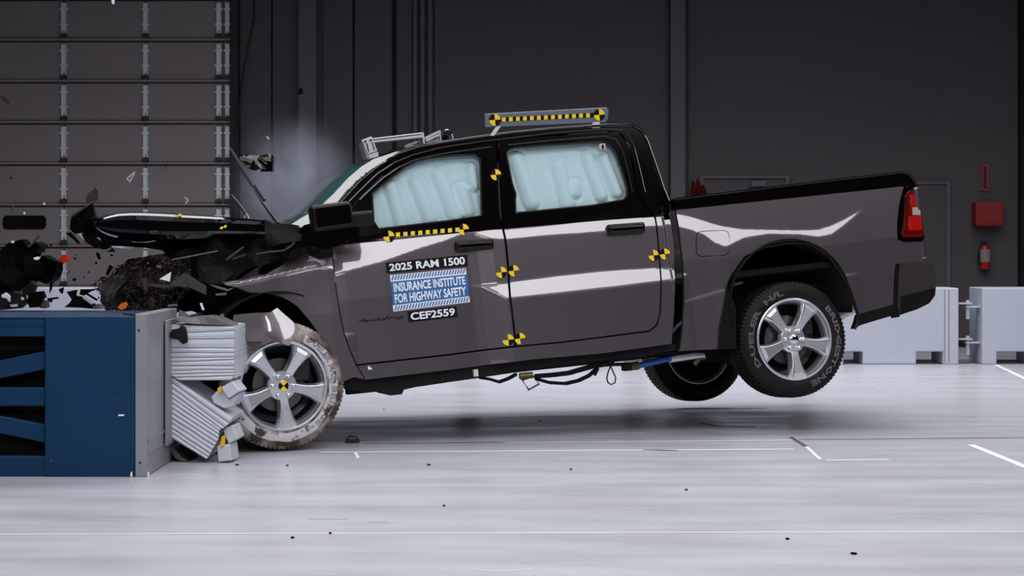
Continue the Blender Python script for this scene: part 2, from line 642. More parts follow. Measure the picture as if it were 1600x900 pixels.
# dark slot window with rounded corners
x0, x1, z0, z1, r = wx(8), wx(75), wz(358), wz(337), .05
pts = []
for cx, cz, a0 in ((x1 - r, z1 - r, 0), (x0 + r, z1 - r, 90), (x0 + r, z0 + r, 180), (x1 - r, z0 + r, 270)):
    for k in range(5):
        a = R(a0 + k * 22.5)
        pts.append((cx + r * math.cos(a), YW - .105, cz + r * math.sin(a)))
MB().prism(pts, (0, .04, 0)).build('slot_pane', M['trim'], d1)

# red wall items on the right
o = MB().bb((wx(1516.5), YW - .26, wz(353.5)), (wx(1559.5), YW - .036, wz(317))).build('extinguisher_box', M['redbox'], bevel=.015)
MB().bb((wx(1520), YW - .268, wz(350)), (wx(1556), YW - .262, wz(320))).build('lid', M['redbox'], o, bevel=.003)
tag(o, 'dark red metal box on the back wall above the extinguisher', 'wall box')
o = MB().bb((wx(1531), YW - .06, wz(299)), (wx(1543.5), YW - .036, wz(256))).build('wall_marker', M['redsign'])
MB().bb((wx(1535), YW - .064, wz(295)), (wx(1539), YW - .0605, wz(261))).build('centre_stripe', M['jamb'], o)
tag(o, 'narrow faded red vertical marker high on the back wall', 'sign')
ex = empty('fire_extinguisher', (wx(1535), YW - .12, wz(420)))
L = MB().lathe([(0, 0), (.066, 0), (.07, .012), (.07, .255), (.06, .29), (.03, .305), (0, .305)], 24)
rot = Matrix.Rotation(R(90), 3, 'X')
L.v = [Vector((v.x, v.z, v.y)) for v in L.v]
L.build('cylinder', M['extred'], ex, smooth=True)
L = MB().lathe([(.0715, .09), (.0715, .25)], 24)
L.v = [Vector((v.x, v.z, v.y)) for v in L.v]
L.build('label_band', M['extlabel'], ex, smooth=True)
MB().bb((-.02, -.02, .30), (.02, .02, .335)).bb((-.055, -.014, .32), (.02, .014, .345)).build('valve', M['black'], ex, bevel=.004)
MB().tube([(-.03, -.02, .32), (-.075, -.02, .29), (-.085, -.02, .2), (-.08, -.02, .1), (-.07, -.02, .05)], [.008, .01, .01, .011, .014], 8).build('hose', M['black'], ex, smooth=True)
tag(ex, 'small red fire extinguisher with grey label on the wall below the red box', 'fire extinguisher')

# ---- row of white rails
YR = 18.8
rl = ['far left white block rail glimpsed behind the black wreckage on the barrier', 'white block rail hidden behind the crushed truck nose',
      'white block rail behind the front wheel', 'white block rail behind the truck doors', 'white block rail behind the rear axle',
      'white block rail behind the rear bumper, second from the right', 'rightmost white block rail cut by the picture edge']
for i in range(7):
    x0 = -37 + 262 * i
    x1 = x0 + 225
    a, b = wx(x0, YR), wx(x1, YR)
    zz = wz(450, YR)
    s = .14
    f = lambda t: a + (b - a) * t
    poly = [(a, YR, 0), (f(.2), YR, 0), (f(.2), YR, s), (f(.335), YR, s), (f(.335), YR, 0), (f(.705), YR, 0), (f(.705), YR, s), (f(.893), YR, s), (f(.893), YR, 0), (b, YR, 0),
            (b, YR, zz), (a, YR, zz)]
    if i == 6:
        poly = [(a, YR, 0), (f(.10), YR, 0), (f(.10), YR, s), (f(.335), YR, s), (f(.335), YR, 0), (f(.705), YR, 0), (f(.705), YR, s), (f(.893), YR, s), (f(.893), YR, 0),
                (b, YR, 0), (b, YR, zz), (a, YR, zz)]
    g = MB()
    g.prism(poly, (0, .55, 0))
    o = g.build('barrier_rail', M['rail'], bevel=.012, origin=(a, YR, 0))
    tag(o, rl[i], 'barrier', 'white rails along the back wall')
    MB().bb((f(.90) - a, -.004, .02), (f(.903) - a, .01, zz - .02)).bb((f(.93) - a, -.004, .02), (f(.933) - a, .01, zz - .02)).build('groove', M['wallrib'], o)
    MB().bb((f(.345) - a, -.005, .012), (f(.70) - a, .01, .05)).build('skid', M['rail'], o, bevel=.003)
    if i >= 5:
        for k, zq in enumerate((.66, .27)):
            y0 = YR + .12
            h = empty('hinge_bracket', (b, y0, zq))
            MB().bb((.0, -.05, -.008), (.17, .1, .008)).build('upper_plate', M['rail'], h, bevel=.003)
            MB().bb((.10, -.05, -.045), (.262, .1, -.03)).build('lower_plate', M['rail'], h, bevel=.003)
            MB().tube([(.13, .0, .035), (.13, .0, -.17)], .022, 10).build('pin', M['rail'], h, smooth=True)
            if i == 6:
                for c in list(h.children):
                    bpy.data.objects.remove(c)
                bpy.data.objects.remove(h)
                continue
            tag(h, 'white %s hinge bracket and pin between the two rails right of the truck' % ('upper', 'lower')[k], 'bracket', 'hinge brackets')

# ---- painted lines, joints and scuffs in the floor
def fline(name, p, q, wd, m, z=.0015):
    a, b = FL(*p), FL(*q)
    d = (b - a).normalized()
    n = Vector((-d.y, d.x, 0)) * wd / 2
    v = [a - n, b - n, b + n, a + n]
    return link(name, [Vector((x.x, x.y, z)) for x in v], [(0, 1, 2, 3)], m, floor)


for p, q, wd, m in (((500, 707), (1240, 702), .035, 'pwhite'), ((790, 692), (1240, 688), .03, 'pwhite'), ((860, 679), (1010, 677), .03, 'pwhite'),
                    ((570, 693.5), (785, 691), .022, 'pblue'), ((0, 835), (1600, 831), .014, 'pwhite'), ((1517, 695), (1640, 745), .05, 'pwhite'),
                    ((1235, 683), (1260, 698), .03, 'pdark'), ((1290, 719.5), (1390, 718), .03, 'pwhite'), ((1260, 698), (1282, 718), .02, 'pwhite'),
                    ((1250, 687), (1600, 684), .022, 'pdark'), ((480, 811), (545, 811), .012, 'ptan'), ((575, 816), (608, 816), .014, 'ptan'),
                    ((1092, 660), (1120, 666), .03, 'pdark'), ((1120, 666), (1180, 667), .03, 'pdark'), ((1005, 703), (1060, 704), .03, 'pdark'),
                    ((1060, 639), (1195, 638), .03, 'pdark'), ((740, 890), (770, 893), .008, 'pwhite'), ((770, 893), (830, 890), .008, 'pwhite'),
                    ((1556, 570), (1640, 610), .05, 'pwhite'), ((555, 707), (560, 716), .02, 'pwhite')):
    fline('painted_line', p, q, wd, M[m])
rs = random.Random(5)
for p in ((670, 727), (694, 791), (892, 734), (1072, 766), (1231, 843), (1334, 866), (457, 841), (516, 834), (843, 658), (449, 728), (370, 727), (600, 640)):
    a = FL(*p)
    n = 5
    r = rs.uniform(.006, .012)
    MB().prism([(a.x + r * math.cos(k * 1.256) * rs.uniform(.6, 1.3), a.y + r * 1.5 * math.sin(k * 1.256), .0005) for k in range(n)], (0, 0, .006)).build(
        'floor_speck', M['shard'], floor)
#SPLIT2
# ================================================================== the pickup
YAW, PITCH, ROLL = R(17.1), R(5.6), R(-2.0)
P0 = W(443, 603, 10.95)
TM = Matrix.Translation(P0) @ Matrix.Rotation(YAW, 4, 'Z') @ Matrix.Rotation(-PITCH, 4, 'Y') @ Matrix.Rotation(ROLL, 4, 'X')
TI = TM.inverted()
truck = empty('pickup_truck')
truck.matrix_world = TM
tag(truck, 'dark grey crew cab pickup truck with crushed nose, lifted rear and crash labels', 'truck')
WD = 2.02                                   # body width in the truck's own axis (y grows away from the near side)
_c = TI @ Vector((0, 0, CH))


def T(px, py, y=0.0):
    """point of the truck's own space on the plane at distance y behind its near side"""
    d = TI.to_3x3() @ Vector(((px - 800) / F, 1, (HY - py) / F))
    k = (y - _c.y) / d.y
    p = _c + d * k
    return p.x, p.z


def curve(pts, y=-.03):
    q = [T(a[0], a[1], y) for a in pts]
    return np.array([a[0] for a in q]), np.array([a[1] for a in q])


SG = T(1051, 400)[0]                        # gap between cab and bed
_cb = curve([(300, 372), (480, 387), (519, 387), (540, 381), (605, 375), (740, 361), (787, 357.5), (950, 343), (1022, 338), (1046, 336)])
_bb = curve([(1056, 328), (1150, 318), (1300, 302.5), (1419, 290)])


def band(tab):
    c = curve([(a, (b + d) / 2) for a, b, d in tab])
    t = curve([(a, b) for a, b, d in tab])[1]
    l = curve([(a, d) for a, b, d in tab])[1]
    return c[0], c[1], np.maximum(0, t - l)


K24 = .34
BANDS = {
    'cab': [band([(500, 389, 435), (519, 388, 431), (540, 382, 425), (600, 374, 409), (660, 368, 388), (700, 364, 376), (735, 361.5, 363), (750, 361, 363), (775, 358, 372), (800, 357, 373),
                  (850, 353, 368), (950, 342, 361), (1022, 338, 353), (1046, 336, 352)]),
            band([(400, 450, 450), (740, 447, 447), (760, 445, 448), (795, 442, 467), (875, 431, 459), (950, 423, 451), (1030, 418, 441), (1055, 419, 438)]),
            band([(500, 522, 527), (545, 520, 525), (560, 521, 521), (1050, 480, 480)])],
    'bed': [band([(1056, 331, 350), (1075, 333, 355), (1090, 336, 359), (1110, 342, 368), (1125, 347, 380), (1140, 351, 386), (1170, 356, 372), (1210, 357, 365), (1260, 358, 366), (1290, 357, 370),
                  (1310, 351, 366), (1330, 342, 352), (1350, 331, 336), (1364, 324, 324), (1440, 300, 300)]),
            band([(1056, 419, 438), (1070, 422, 434), (1084, 428, 428), (1300, 415, 415)]),
            band([(1066, 473, 473), (1080, 468, 471), (1100, 462, 466), (1137, 451, 455), (1200, 440, 440), (1310, 430, 430), (1322, 428, 432), (1342, 426, 430), (1355, 427, 427),
                  (1440, 420, 420)])],
}


def O(s, z):
    """how far the near body side stands out at (s, z)"""
    s = np.asarray(s, float)
    z = np.asarray(z, float)
    bed = (s > SG) & (z < np.interp(s, *_bb) + .13)
    zb = np.where(bed, np.interp(s, *_bb), np.interp(s, *_cb))
    q = zb - z
    o = np.where(q < 0, q * np.where(bed, .10, math.tan(R(9.5))), .10 * np.minimum(q, .36) + .035 * np.clip(q - .36, 0, .5)) - .115
    for key, msk in (('cab', ~bed), ('bed', bed)):
        for ib, (cs, cz, cw) in enumerate(BANDS[key]):
            kk = np.interp(s, [.3, 1.7, 2.4, 3.4], [.31, .26, .205, .18]) + (.07 if ib else 0)
            c = np.interp(s, cs, cz)
            wd = np.interp(s, cs, cw)
            e = .006
            x = c - z
            o = o + msk * kk * (np.sqrt((x + wd / 2) ** 2 + e * e) - np.sqrt((x - wd / 2) ** 2 + e * e) + wd) / 2
    return o


_fl = curve([(340, 446), (355, 447), (380, 444), (420, 435), (450, 427.5), (480, 420), (500, 416), (519, 417), (540, 420)])


def OF(s, z):
    """front fender: folded along a crooked crease"""
    s = np.asarray(s, float)
    z = np.asarray(z, float)
    zl = np.interp(s, *_fl)
    x = zl - z
    e = .007
    wd = .022
    o = O(np.full_like(s, T(545, 400)[0]), z * 0 + T(545, 470)[1]) - .01
    o = o + .43 * ((np.sqrt((x + wd / 2) ** 2 + e * e) - np.sqrt((x - wd / 2) ** 2 + e * e)) / 2)
    o = o - math.tan(R(40)) * np.maximum(0, -x - wd / 2) * .9 + .05 * np.clip(x, 0, .3)
    n = np.array([noise.noise(Vector((a * 3.2, b * 3.2, 3.1))) for a, b in zip(np.atleast_1d(s).ravel(), np.atleast_1d(z).ravel())]).reshape(np.shape(s))
    edge = np.clip((T(519, 400)[0] - s) / .35, 0, 1)
    d = np.maximum(0, T(512, 400)[0] - s)
    return o + .016 * n * (.15 + edge) - .34 * d ** 1.4


def TO(px, py, rec=0.0, f=None):
    f = f or O
    y = -.03
    for _ in range(5):
        s, z = T(px, py, y)
        y = -float(f(s, z)) + rec
    return s, z


def panel(name, px, m, parent=truck, holes=(), ins=.0035, depth=.03, rec=0.0, step=.03, f=None, raw=False):
    f = f or O
    poly = px if raw else [TO(a, b, rec, f) for a, b in px]
    hs = holes if raw else [[TO(a, b, rec, f) for a, b in h] for h in holes]
    poly = inset(poly, ins)
    hs = [inset(h, -ins) for h in hs]
    V, Fc, lp = fill(poly, hs, step)
    s, z = V[:, 0], V[:, 1]
    o = f(s, z)
    h = .0015
    ds = (f(s + h, z) - f(s - h, z)) / (2 * h)
    dz = (f(s, z + h) - f(s, z - h)) / (2 * h)
    N = np.stack([-ds, -np.ones_like(ds), -dz], 1)
    N /= np.linalg.norm(N, axis=1)[:, None]
    y = -o + rec
    n = len(V)
    vv = [(a, b, c) for a, b, c in zip(s, y, z)]
    nn = [tuple(q) for q in N]
    C = [((V[b_][0] - V[a_][0]) * (V[c_][1] - V[a_][1]) - (V[b_][1] - V[a_][1]) * (V[c_][0] - V[a_][0])) for a_, b_, c_ in Fc]
    faces = [t if c > 0 else t[::-1] for t, c in zip(Fc, C)]
    faces = [tuple(t) for t in faces]
    for L in lp:
        P = [tuple(V[i]) for i in L]
        first = L is lp[0]
        sg = 1 if sarea(P) > 0 else -1
        if not first:
            sg = -sg
        k0 = len(vv)
        m_ = len(L)
        for j, i in enumerate(L):
            a, b = V[L[j - 1]], V[L[(j + 1) % m_]]
            t = Vector((b[0] - a[0], b[1] - a[1]))
            t = t.normalized() if t.length > 0 else Vector((1, 0))
            on = Vector((t.y, -t.x)) * sg
            vv.append(vv[i])
            vv.append((vv[i][0], vv[i][1] + depth, vv[i][2]))
            nn += [(on.x, 0, on.y)] * 2
        for j in range(m_):
            a, b = k0 + 2 * j, k0 + 2 * ((j + 1) % m_)
            q = (a, a + 1, b + 1, b)
            faces.append(q if sg > 0 else q[::-1])
    return link(name, vv, faces, m, parent, True, normals=nn)


# -- outlines shared by the panels
APER = [(552, 322), (566, 305), (580, 292), (597, 275), (615, 261), (640, 247), (665, 240), (690, 235), (740, 227), (762, 221), (860, 212), (950, 205.5), (970, 210), (982, 227), (990, 265),
        (995, 300), (1009, 323), (1022, 338), (950, 343), (787, 357.5), (740, 361), (605, 375), (540, 381), (519, 387), (516, 372), (528, 348)]
OUT = [(500, 350), (537, 312), (565, 281), (590, 261), (622, 241), (652, 231), (690, 224), (740, 216.5), (800, 208.5), (860, 202.5), (915, 198.5), (950, 196.5), (990, 197), (1002, 204), (1012, 222),
       (1027, 265), (1037, 295), (1045, 314), (1047, 336), (1022, 338), (950, 343), (787, 357.5), (740, 361), (605, 375), (540, 381), (519, 387), (490, 389), (472, 378)]
cab_side = panel('cab_side_frame', OUT[:19] + [(1024, 338)] + [(1010.5, 323), (996.5, 300), (991.5, 265), (983.5, 226), (971, 208.5), (950, 204)] + [(x, y - 1.2) for x, y in APER[10::-1]] + [(526, 348), (514.5, 372), (517, 387), (490, 389), (472, 378)], M['trim'], step=.05, ins=0)
FW = [(581.5, 302), (602, 285), (635, 260), (652, 252), (670, 247.5), (710, 243), (742, 242), (750, 248), (752.5, 337), (700, 345), (592, 357.5), (584, 346)]
RW = [(791, 240), (795, 234), (803, 231.5), (840, 228), (937, 222), (951, 226), (962, 240), (972, 268), (979.5, 295), (979, 306), (974, 312), (925, 321), (807, 332.5), (805, 315), (806, 303), (800, 285)]
fd_frame = [(552, 322), (566, 305), (580, 292), (597, 275), (615, 261), (640, 247), (665, 240), (690, 235), (740, 227), (776, 219.5), (779, 290), (781, 330), (785, 357), (740, 361), (605, 375), (540, 381),
            (519, 387), (516, 372), (528, 348)]
rd_frame = [(779, 219), (860, 212), (950, 205.5), (970, 210), (982, 227), (990, 265), (995, 300), (1009, 323), (1022, 338), (950, 343), (787.5, 357), (784, 330), (782, 290)]
front_door = panel('front_door', [(519, 387), (540, 381), (605, 375), (740, 361), (785, 357), (790, 385), (794, 427), (796, 465), (800, 495), (804, 530), (804, 541), (700, 554), (557, 570), (548, 550),
                                  (538, 522), (531, 490), (525, 450), (521, 417)], M['paint'], step=.0105)
rear_door = panel('rear_door', [(787, 357), (950, 343), (1022, 338), (1024, 345), (1027, 370), (1031, 415), (1032, 465), (1030.5, 490), (1026, 507), (1015, 517), (880, 534), (806, 541), (806, 530),
                                (802, 495), (798, 465), (796, 427), (792, 385)], M['paint'], step=.0105)
panel('window_frame', fd_frame, M['trim'], front_door, holes=[FW], step=.04)
panel('window_frame', rd_frame, M['trim'], rear_door, holes=[RW], step=.04)
panel('window_pane', FW, M['glass'], front_door, rec=.018, depth=.004, step=.2, ins=-.006)
panel('window_pane', RW, M['glass'], rear_door, rec=.018, depth=.004, step=.2, ins=-.006)


def seal(name, px, parent, m, r=.004, rec=-.002, closed=True):
    pts = []
    for a, b in px:
        s, z = TO(a, b, rec)
        pts.append((s, -float(O(s, z)) + rec, z))
    return MB().tube(pts, r, 6, closed=closed).build(name, m, parent, smooth=True)


seal('window_seal', FW, front_door, M['rubbertrim'], .006)
seal('window_seal', RW, rear_door, M['rubbertrim'], .006)
M['gloss'] = mat('glint_line_grey', (46, 38, 38), .25, .2, coat=1)  # grey for tubes added to draw thin highlight lines along the frames
seal('door_glint_line', [(562, 312), (584, 291), (600, 277), (622, 262), (645, 251), (668, 244.5), (700, 238.5), (740, 233), (768, 229)], front_door, M['gloss'], .0045, rec=-.003, closed=False)
seal('door_glint_line', [(795, 226), (860, 219), (945, 212.5), (962, 217), (972, 232), (982, 270), (988, 300)], rear_door, M['gloss'], .0045, rec=-.003, closed=False)
seal('frame_glint_line', [(545, 315), (567, 293), (590, 271), (618, 253), (645, 242), (690, 230), (740, 222.5), (860, 207.5), (950, 201), (976, 203), (990, 225), (1000, 265), (1008, 300)], cab_side, M['gloss'], .004,
     rec=-.003, closed=False)
panel('rocker_panel', [(1024, 338), (1046, 336), (1054, 390), (1055.5, 440), (1054, 490), (1050, 538), (940, 553), (835, 562), (700, 579), (571, 594), (557, 571), (700, 555), (804, 542), (880, 535), (1015, 518),
                       (1027, 508), (1031.5, 490), (1033, 465), (1032, 415), (1028, 370)], M['paint'], step=.0105)


# airbags: one cloth curtain per window with vertical chambers
def airbag_f(lobes, base):
    def f(s, z):
        s = np.asarray(s, float)
        z = np.asarray(z, float)
        o = O(s, z) * 0 + base(s, z)
        for (cx, y0, y1, r, dx) in lobes:
            a, b = T(cx, y0, .15), T(cx + dx, y1, .15)
            A = np.array(a)
            B = np.array(b)
            d = B - A
            t = np.clip(((s - A[0]) * d[0] + (z - A[1]) * d[1]) / (d @ d), 0, 1)
            dist = np.sqrt((s - A[0] - t * d[0]) ** 2 + (z - A[1] - t * d[1]) ** 2)
            o = o + .034 * np.exp(-(dist / r) ** 2 * 1.2) - .018 * np.exp(-((dist - r * 1.15) / .014) ** 2)
        return o
    return f


base_f = lambda s, z: np.where(np.asarray(z) > -9, O(s, z), 0)
fb = airbag_f([(616, 292, 352, .05, 14), (654, 282, 342, .05, 20), (692, 272, 338, .055, 22), (726, 298, 330, .055, 6), (742, 262, 290, .04, 2)], base_f)
rb = airbag_f([(815, 250, 315, .06, 18), (880, 258, 318, .055, 10), (903, 290, 300, .045, 0), (925, 245, 305, .05, 18), (950, 245, 300, .045, 18)], base_f)
panel('curtain_airbag', [(572, 306), (600, 280), (635, 254), (670, 240), (745, 234), (760, 240), (760, 343), (700, 352), (585, 364), (576, 350)], M['airbag'], rec=.055, f=fb, step=.014, depth=.05)
panel('curtain_airbag', [(785, 232), (800, 223), (940, 214), (958, 220), (972, 240), (988, 295), (984, 318), (925, 328), (800, 340), (798, 300)], M['airbag'], rec=.055, f=rb, step=.014, depth=.05)
sx, sz = T(947, 228, .1)
mbx = MB().box((sx, .175, sz), (.045, .012, .045))
mbx.build('roof_grip_tag', mat('pink_tag', (196, 176, 176), .6), truck, bevel=.006)
MB().box((sx, .165, sz), (.012, .012, .03)).build('grip_slot', M['sblack'], truck, bevel=.003)

# bedside
WA = [(1134, 451), (1137, 439), (1144, 426), (1162, 401), (1194, 386), (1234, 379), (1266, 381), (1294, 398), (1312, 423), (1328, 451), (1337, 479), (1341, 492)]
bed = panel('bedside', [(1056, 328), (1150, 318), (1300, 302.5), (1412, 290.5), (1405, 320), (1402, 350), (1403, 374), (1412, 378), (1441, 376), (1440, 407), (1408, 410), (1399, 414), (1397, 440), (1396, 476)] +
            WA[::-1] + [(1129, 486), (1124, 512), (1122, 546), (1062, 549), (1066, 515), (1069, 470), (1068, 423), (1063, 376)], M['paint'], step=.0105, ins=.002)
# flared lip round the arch, dark sill under the bedside
pts = []
for a, b in [(1122, 546), (1124, 512), (1129, 486)] + WA + [(1340, 505), (1336, 514)]:
    s, z = TO(a, b)
    pts.append((s, -float(O(s, z)) + .008, z))
MB().tube(pts, .012, 8).build('arch_lip', M['black'], bed, smooth=True)
panel('bed_cap', [(1053, 311), (1100, 305), (1250, 287), (1412, 268.5), (1420, 272), (1428, 282), (1433, 293), (1420, 290.5), (1300, 303), (1150, 318.5), (1056, 328.5)], M['trim'], ins=0, depth=.09, step=.04)
seal('cap_edge', [(1053, 311.5), (1100, 305.5), (1250, 287.5), (1410, 269), (1421, 273), (1429, 283), (1433, 292)], truck, M['trim'], .008, rec=.004, closed=False)
panel('side_cladding', [(1341, 492), (1396, 476.5), (1395, 493), (1345, 508), (1334, 514), (1338, 503)], M['black'], ins=0, depth=.05)
panel('rear_bumper_end', [(1406, 413), (1428, 410), (1459, 411), (1462, 426), (1462.5, 448), (1461, 462), (1452, 474), (1434, 483), (1406, 492), (1403, 480), (1404, 440)], mat('bumper_paint', (70, 64, 66), .4, .6, coat=1),
      ins=0, depth=.1, step=.03)
panel('bumper_step_pad', [(1407, 463), (1461, 450), (1461, 462), (1452, 474), (1434, 483), (1407, 492)], M['black'], rec=-.004, ins=0, depth=.05)
panel('bumper_bracket', [(1399, 415), (1406, 411), (1406, 495), (1395, 497), (1396, 476)], M['matte'], rec=.015, ins=0)
# tail lamp
lamp = panel('tail_lamp', [(1412, 291), (1434, 293), (1443.5, 364), (1444, 372), (1441, 377), (1412, 378), (1403, 374), (1401.5, 352), (1405, 320)], M['trim'], rec=-.004, ins=0)
panel('lens', [(1421, 298), (1434, 295.5), (1443, 366), (1440, 370.5), (1411, 370.5), (1410, 366), (1414, 330), (1417, 303)], M['red'], lamp, rec=-.012, ins=0, depth=.02)
panel('lens_core', [(1423, 305), (1433.5, 302), (1438, 326), (1424, 327)], M['redbright'], lamp, rec=-.016, ins=0, depth=.01)
panel('lens_core', [(1421, 338), (1439, 337), (1441, 359), (1420, 360)], M['redbright'], lamp, rec=-.016, ins=0, depth=.01)
panel('reverse_lens', [(1426, 324), (1437.5, 324), (1438.5, 336), (1426, 336)], mat('clear_lens', (176, 156, 156), .15, coat=1), lamp, rec=-.017, ins=0, depth=.01)
panel('lamp_groove', [(1416, 305), (1419, 305), (1417.5, 330), (1416, 362), (1440, 361), (1441, 364), (1412.5, 364.5)], M['reddark'], lamp, rec=-.0145, ins=0, depth=.01)
# fuel door
fp = []
for cx, cy, a0 in ((1130, 368, 270), (1130, 391, 0), (1097, 392.5, 90), (1097, 369.5, 180)):
    for k in range(5):
        a = R(a0 + k * 22.5)
        fp.append((cx + 9 * math.cos(a), cy + 8 * math.sin(a)))
panel('fuel_door', fp, M['paint'], bed, rec=-.002, ins=.0, depth=.001, step=.02)
seal('fuel_door_gap', fp, bed, M['ink'], .0032, rec=.0)


# handles
def handle(px, par, parent_name='door_handle', lock=False):
    s0, z0 = TO(*px[0])
    s1, z1 = TO(*px[1])
    L_ = math.hypot(s1 - s0, z1 - z0)
    an = math.atan2(z1 - z0, s1 - s0)
    c = ((s0 + s1) / 2, (z0 + z1) / 2)
    y = -float(O(c[0], c[1]))
    rt = Matrix.Rotation(-an, 3, 'Y')
    h = MB().box((c[0], y - .012, c[1]), (L_, .05, .072), rt).build(parent_name, M['black'], par, bevel=.018, seg=3, smooth=True)
    MB().box((c[0], y - .040, c[1] - .002), (L_ * .86, .016, .034), rt).build('pull', M['trim'], h, bevel=.007, seg=3, smooth=True)
    if lock:
        p = rt @ Vector((L_ * .41, 0, .004))
        k = MB().lathe([(0, -.006), (.008, -.006), (.010, 0), (.010, .02)], 16, (c[0] + p.x, y - .050, c[1] + p.z))
        k.build('key_lock', M['chrome'], h, smooth=True)
    return h


handle(((710, 385), (771, 380.5)), front_door, lock=True)
handle(((947.5, 359.5), (1006, 355)), rear_door)

# roof, windshield, back of the cab: lofted from the near edge across to the far edge
LINE = [(474, 372), (497, 352), (517, 332), (537, 312), (565, 281), (590, 261), (605, 251), (622, 241), (652, 231), (690, 223.5), (740, 216), (800, 208), (860, 202), (915, 198), (950, 196), (990, 196.5), (1002, 203),
        (1012, 222), (1027, 265), (1037, 295), (1045, 314), (1047, 336)]
SEC = []
for a, b in LINE:
    s, z = TO(a, b)
    SEC.append((s, -float(O(s, z)), z))


def loft(name, i0, i1, m, bow=0, crown=0, n=14, thick=.02, parent=truck, edge=.03, ins0=0.0, rng=(0, 1)):
    v, f = [], []
    sec = SEC[i0:i1 + 1]
    for k, (s, y, z) in enumerate(sec):
        for j in range(n + 1):
            t = rng[0] + (rng[1] - rng[0]) * j / n
            c = 4 * t * (1 - t)
            c = 1 - (1 - c) ** 1.6
            v.append((s - bow * c, y + ins0 + t * (WD - 2 * y - 2 * ins0), z + crown * c))
    K = len(sec)
    for k in range(K - 1):
        for j in range(n):
            a = k * (n + 1) + j
            f.append((a, a + n + 1, a + n + 2, a + 1))
    o = link(name, v, f, m, parent, True)
    md = o.modifiers.new('thickness', 'SOLIDIFY')
    md.thickness = thick
    md.offset = 0
    return o


loft('windshield', 1, 6, M['wglass'], bow=.10, crown=.03, thick=.006)
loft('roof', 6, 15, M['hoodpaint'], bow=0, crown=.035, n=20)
loft('cab_back', 15, 21, M['trim'], crown=0, n=10, ins0=.02)
MB().tube([(a, b - .004, c) for a, b, c in SEC[13:21]], .009, 8).build('roof_glint_tube', M['hoodpaint'], truck, smooth=True)  # glossy tube added to give a glint along the roof edge
_pl = curve([(440, 358), (500, 350), (537, 312), (565, 281), (590, 261), (622, 241), (652, 231), (690, 224), (740, 216.5), (800, 208)])


def pillar_f(s, z):
    zl = np.interp(s, *_pl)
    return O(s, np.minimum(z, zl)) - .44 * np.maximum(0, np.asarray(z) - zl)


panel('pillar_glint_strip', [(453, 352), (470, 341), (497, 326), (520, 304), (545, 277), (565, 260), (585, 248), (610, 240), (640, 229.5), (690, 221), (740, 213.5), (741, 216.5), (690, 224), (652, 231), (622, 241),
                          (590, 261), (565, 281), (537, 312), (500, 350), (488, 353), (470, 356)], M['glintpaint'], f=pillar_f, step=.012, ins=0, depth=.04)  # strip added along the pillar, its tilt shaped to catch the highlight
MB().bb((SEC[1][0] - .25, .16, SEC[1][2] - .30), (SEC[1][0] + .75, WD - .16, SEC[1][2] - .14)).build('dashboard', M['dash'], truck, bevel=.05, seg=3)
MB().bb((SEC[1][0] + .75, .20, SEC[1][2] - .55), (SEC[18][0], WD - .2, SEC[1][2] - .45)).build('cabin_floor', M['cabin'], truck)
# front passenger side airbags and seat backs
for ys in (.35, 1.15):
    for sx_ in (T(740, 300)[0], T(960, 300)[0]):
        MB().bb((sx_, ys, SEC[1][2] - .45), (sx_ + .16, ys + .5, SEC[1][2] + .25)).build('seat_back', M['cabin'], truck, bevel=.05, seg=3)

# far side of the truck: the same outlines mirrored
def far_panel(name, px, m, holes=(), step=.12):
    poly = [TO(a, b) for a, b in px]
    hs = [[TO(a, b) for a, b in h] for h in holes]
    V, Fc, lp = fill(poly, hs, step)
    y = WD + O(V[:, 0], V[:, 1])
    v = [(a, b, c) for a, b, c in zip(V[:, 0], y, V[:, 1])]
    o = link(name, v, Fc, m, truck, False)
    md = o.modifiers.new('thickness', 'SOLIDIFY')
    md.thickness = .03
    md.offset = 0
    return o


far_panel('far_cab_side', OUT, M['trim'], holes=[FW, RW])
far_panel('far_door_skin', [(519, 387), (540, 381), (605, 375), (740, 361), (785, 357), (950, 343), (1022, 338), (1046, 336), (1054, 390), (1055, 440), (1050, 538), (835, 562), (571, 594), (557, 571), (538, 522),
                            (521, 417)], M['paint'])
far_panel('far_window', FW, M['glass'], step=.5)
far_panel('far_window', RW, M['glass'], step=.5)
far_panel('far_bedside', [(1056, 311), (1412, 269), (1434, 293), (1441, 376), (1440, 407), (1396, 476)] + WA[::-1] + [(1124, 512), (1122, 546), (1062, 549), (1066, 470), (1063, 376)], M['paint'])
# bed floor, front wall, tailgate, bumper bar
b0, b1 = T(1060, 470, 0), T(1425, 420, 0)
MB().prism([(b0[0], .10, T(1100, 440)[1]), (b1[0], .10, T(1100, 440)[1]), (b1[0], WD - .1, T(1100, 440)[1]), (b0[0], WD - .1, T(1100, 440)[1])], (0, 0, .04)).build('bed_floor', M['black'], truck)
MB().bb((b0[0], .1, T(1100, 440)[1]), (b0[0] + .04, WD - .1, T(1058, 318)[1])).build('bed_front_wall', M['trim'], truck)
tg0, tg1 = T(1436, 292, .1), T(1442, 405, .1)
MB().bb((tg0[0] - .05, .08, tg1[1]), (tg0[0] - .005, WD - .08, tg0[1])).build('tailgate', M['paint'], truck, bevel=.015)
q0, q1 = T(1456, 415, .1), T(1456, 470, .1)
MB().bb((q0[0] - .16, .14, q1[1] + .02), (q0[0] - .01, WD - .14, q0[1])).build('rear_bumper', M['alloydark'], truck, bevel=.02)

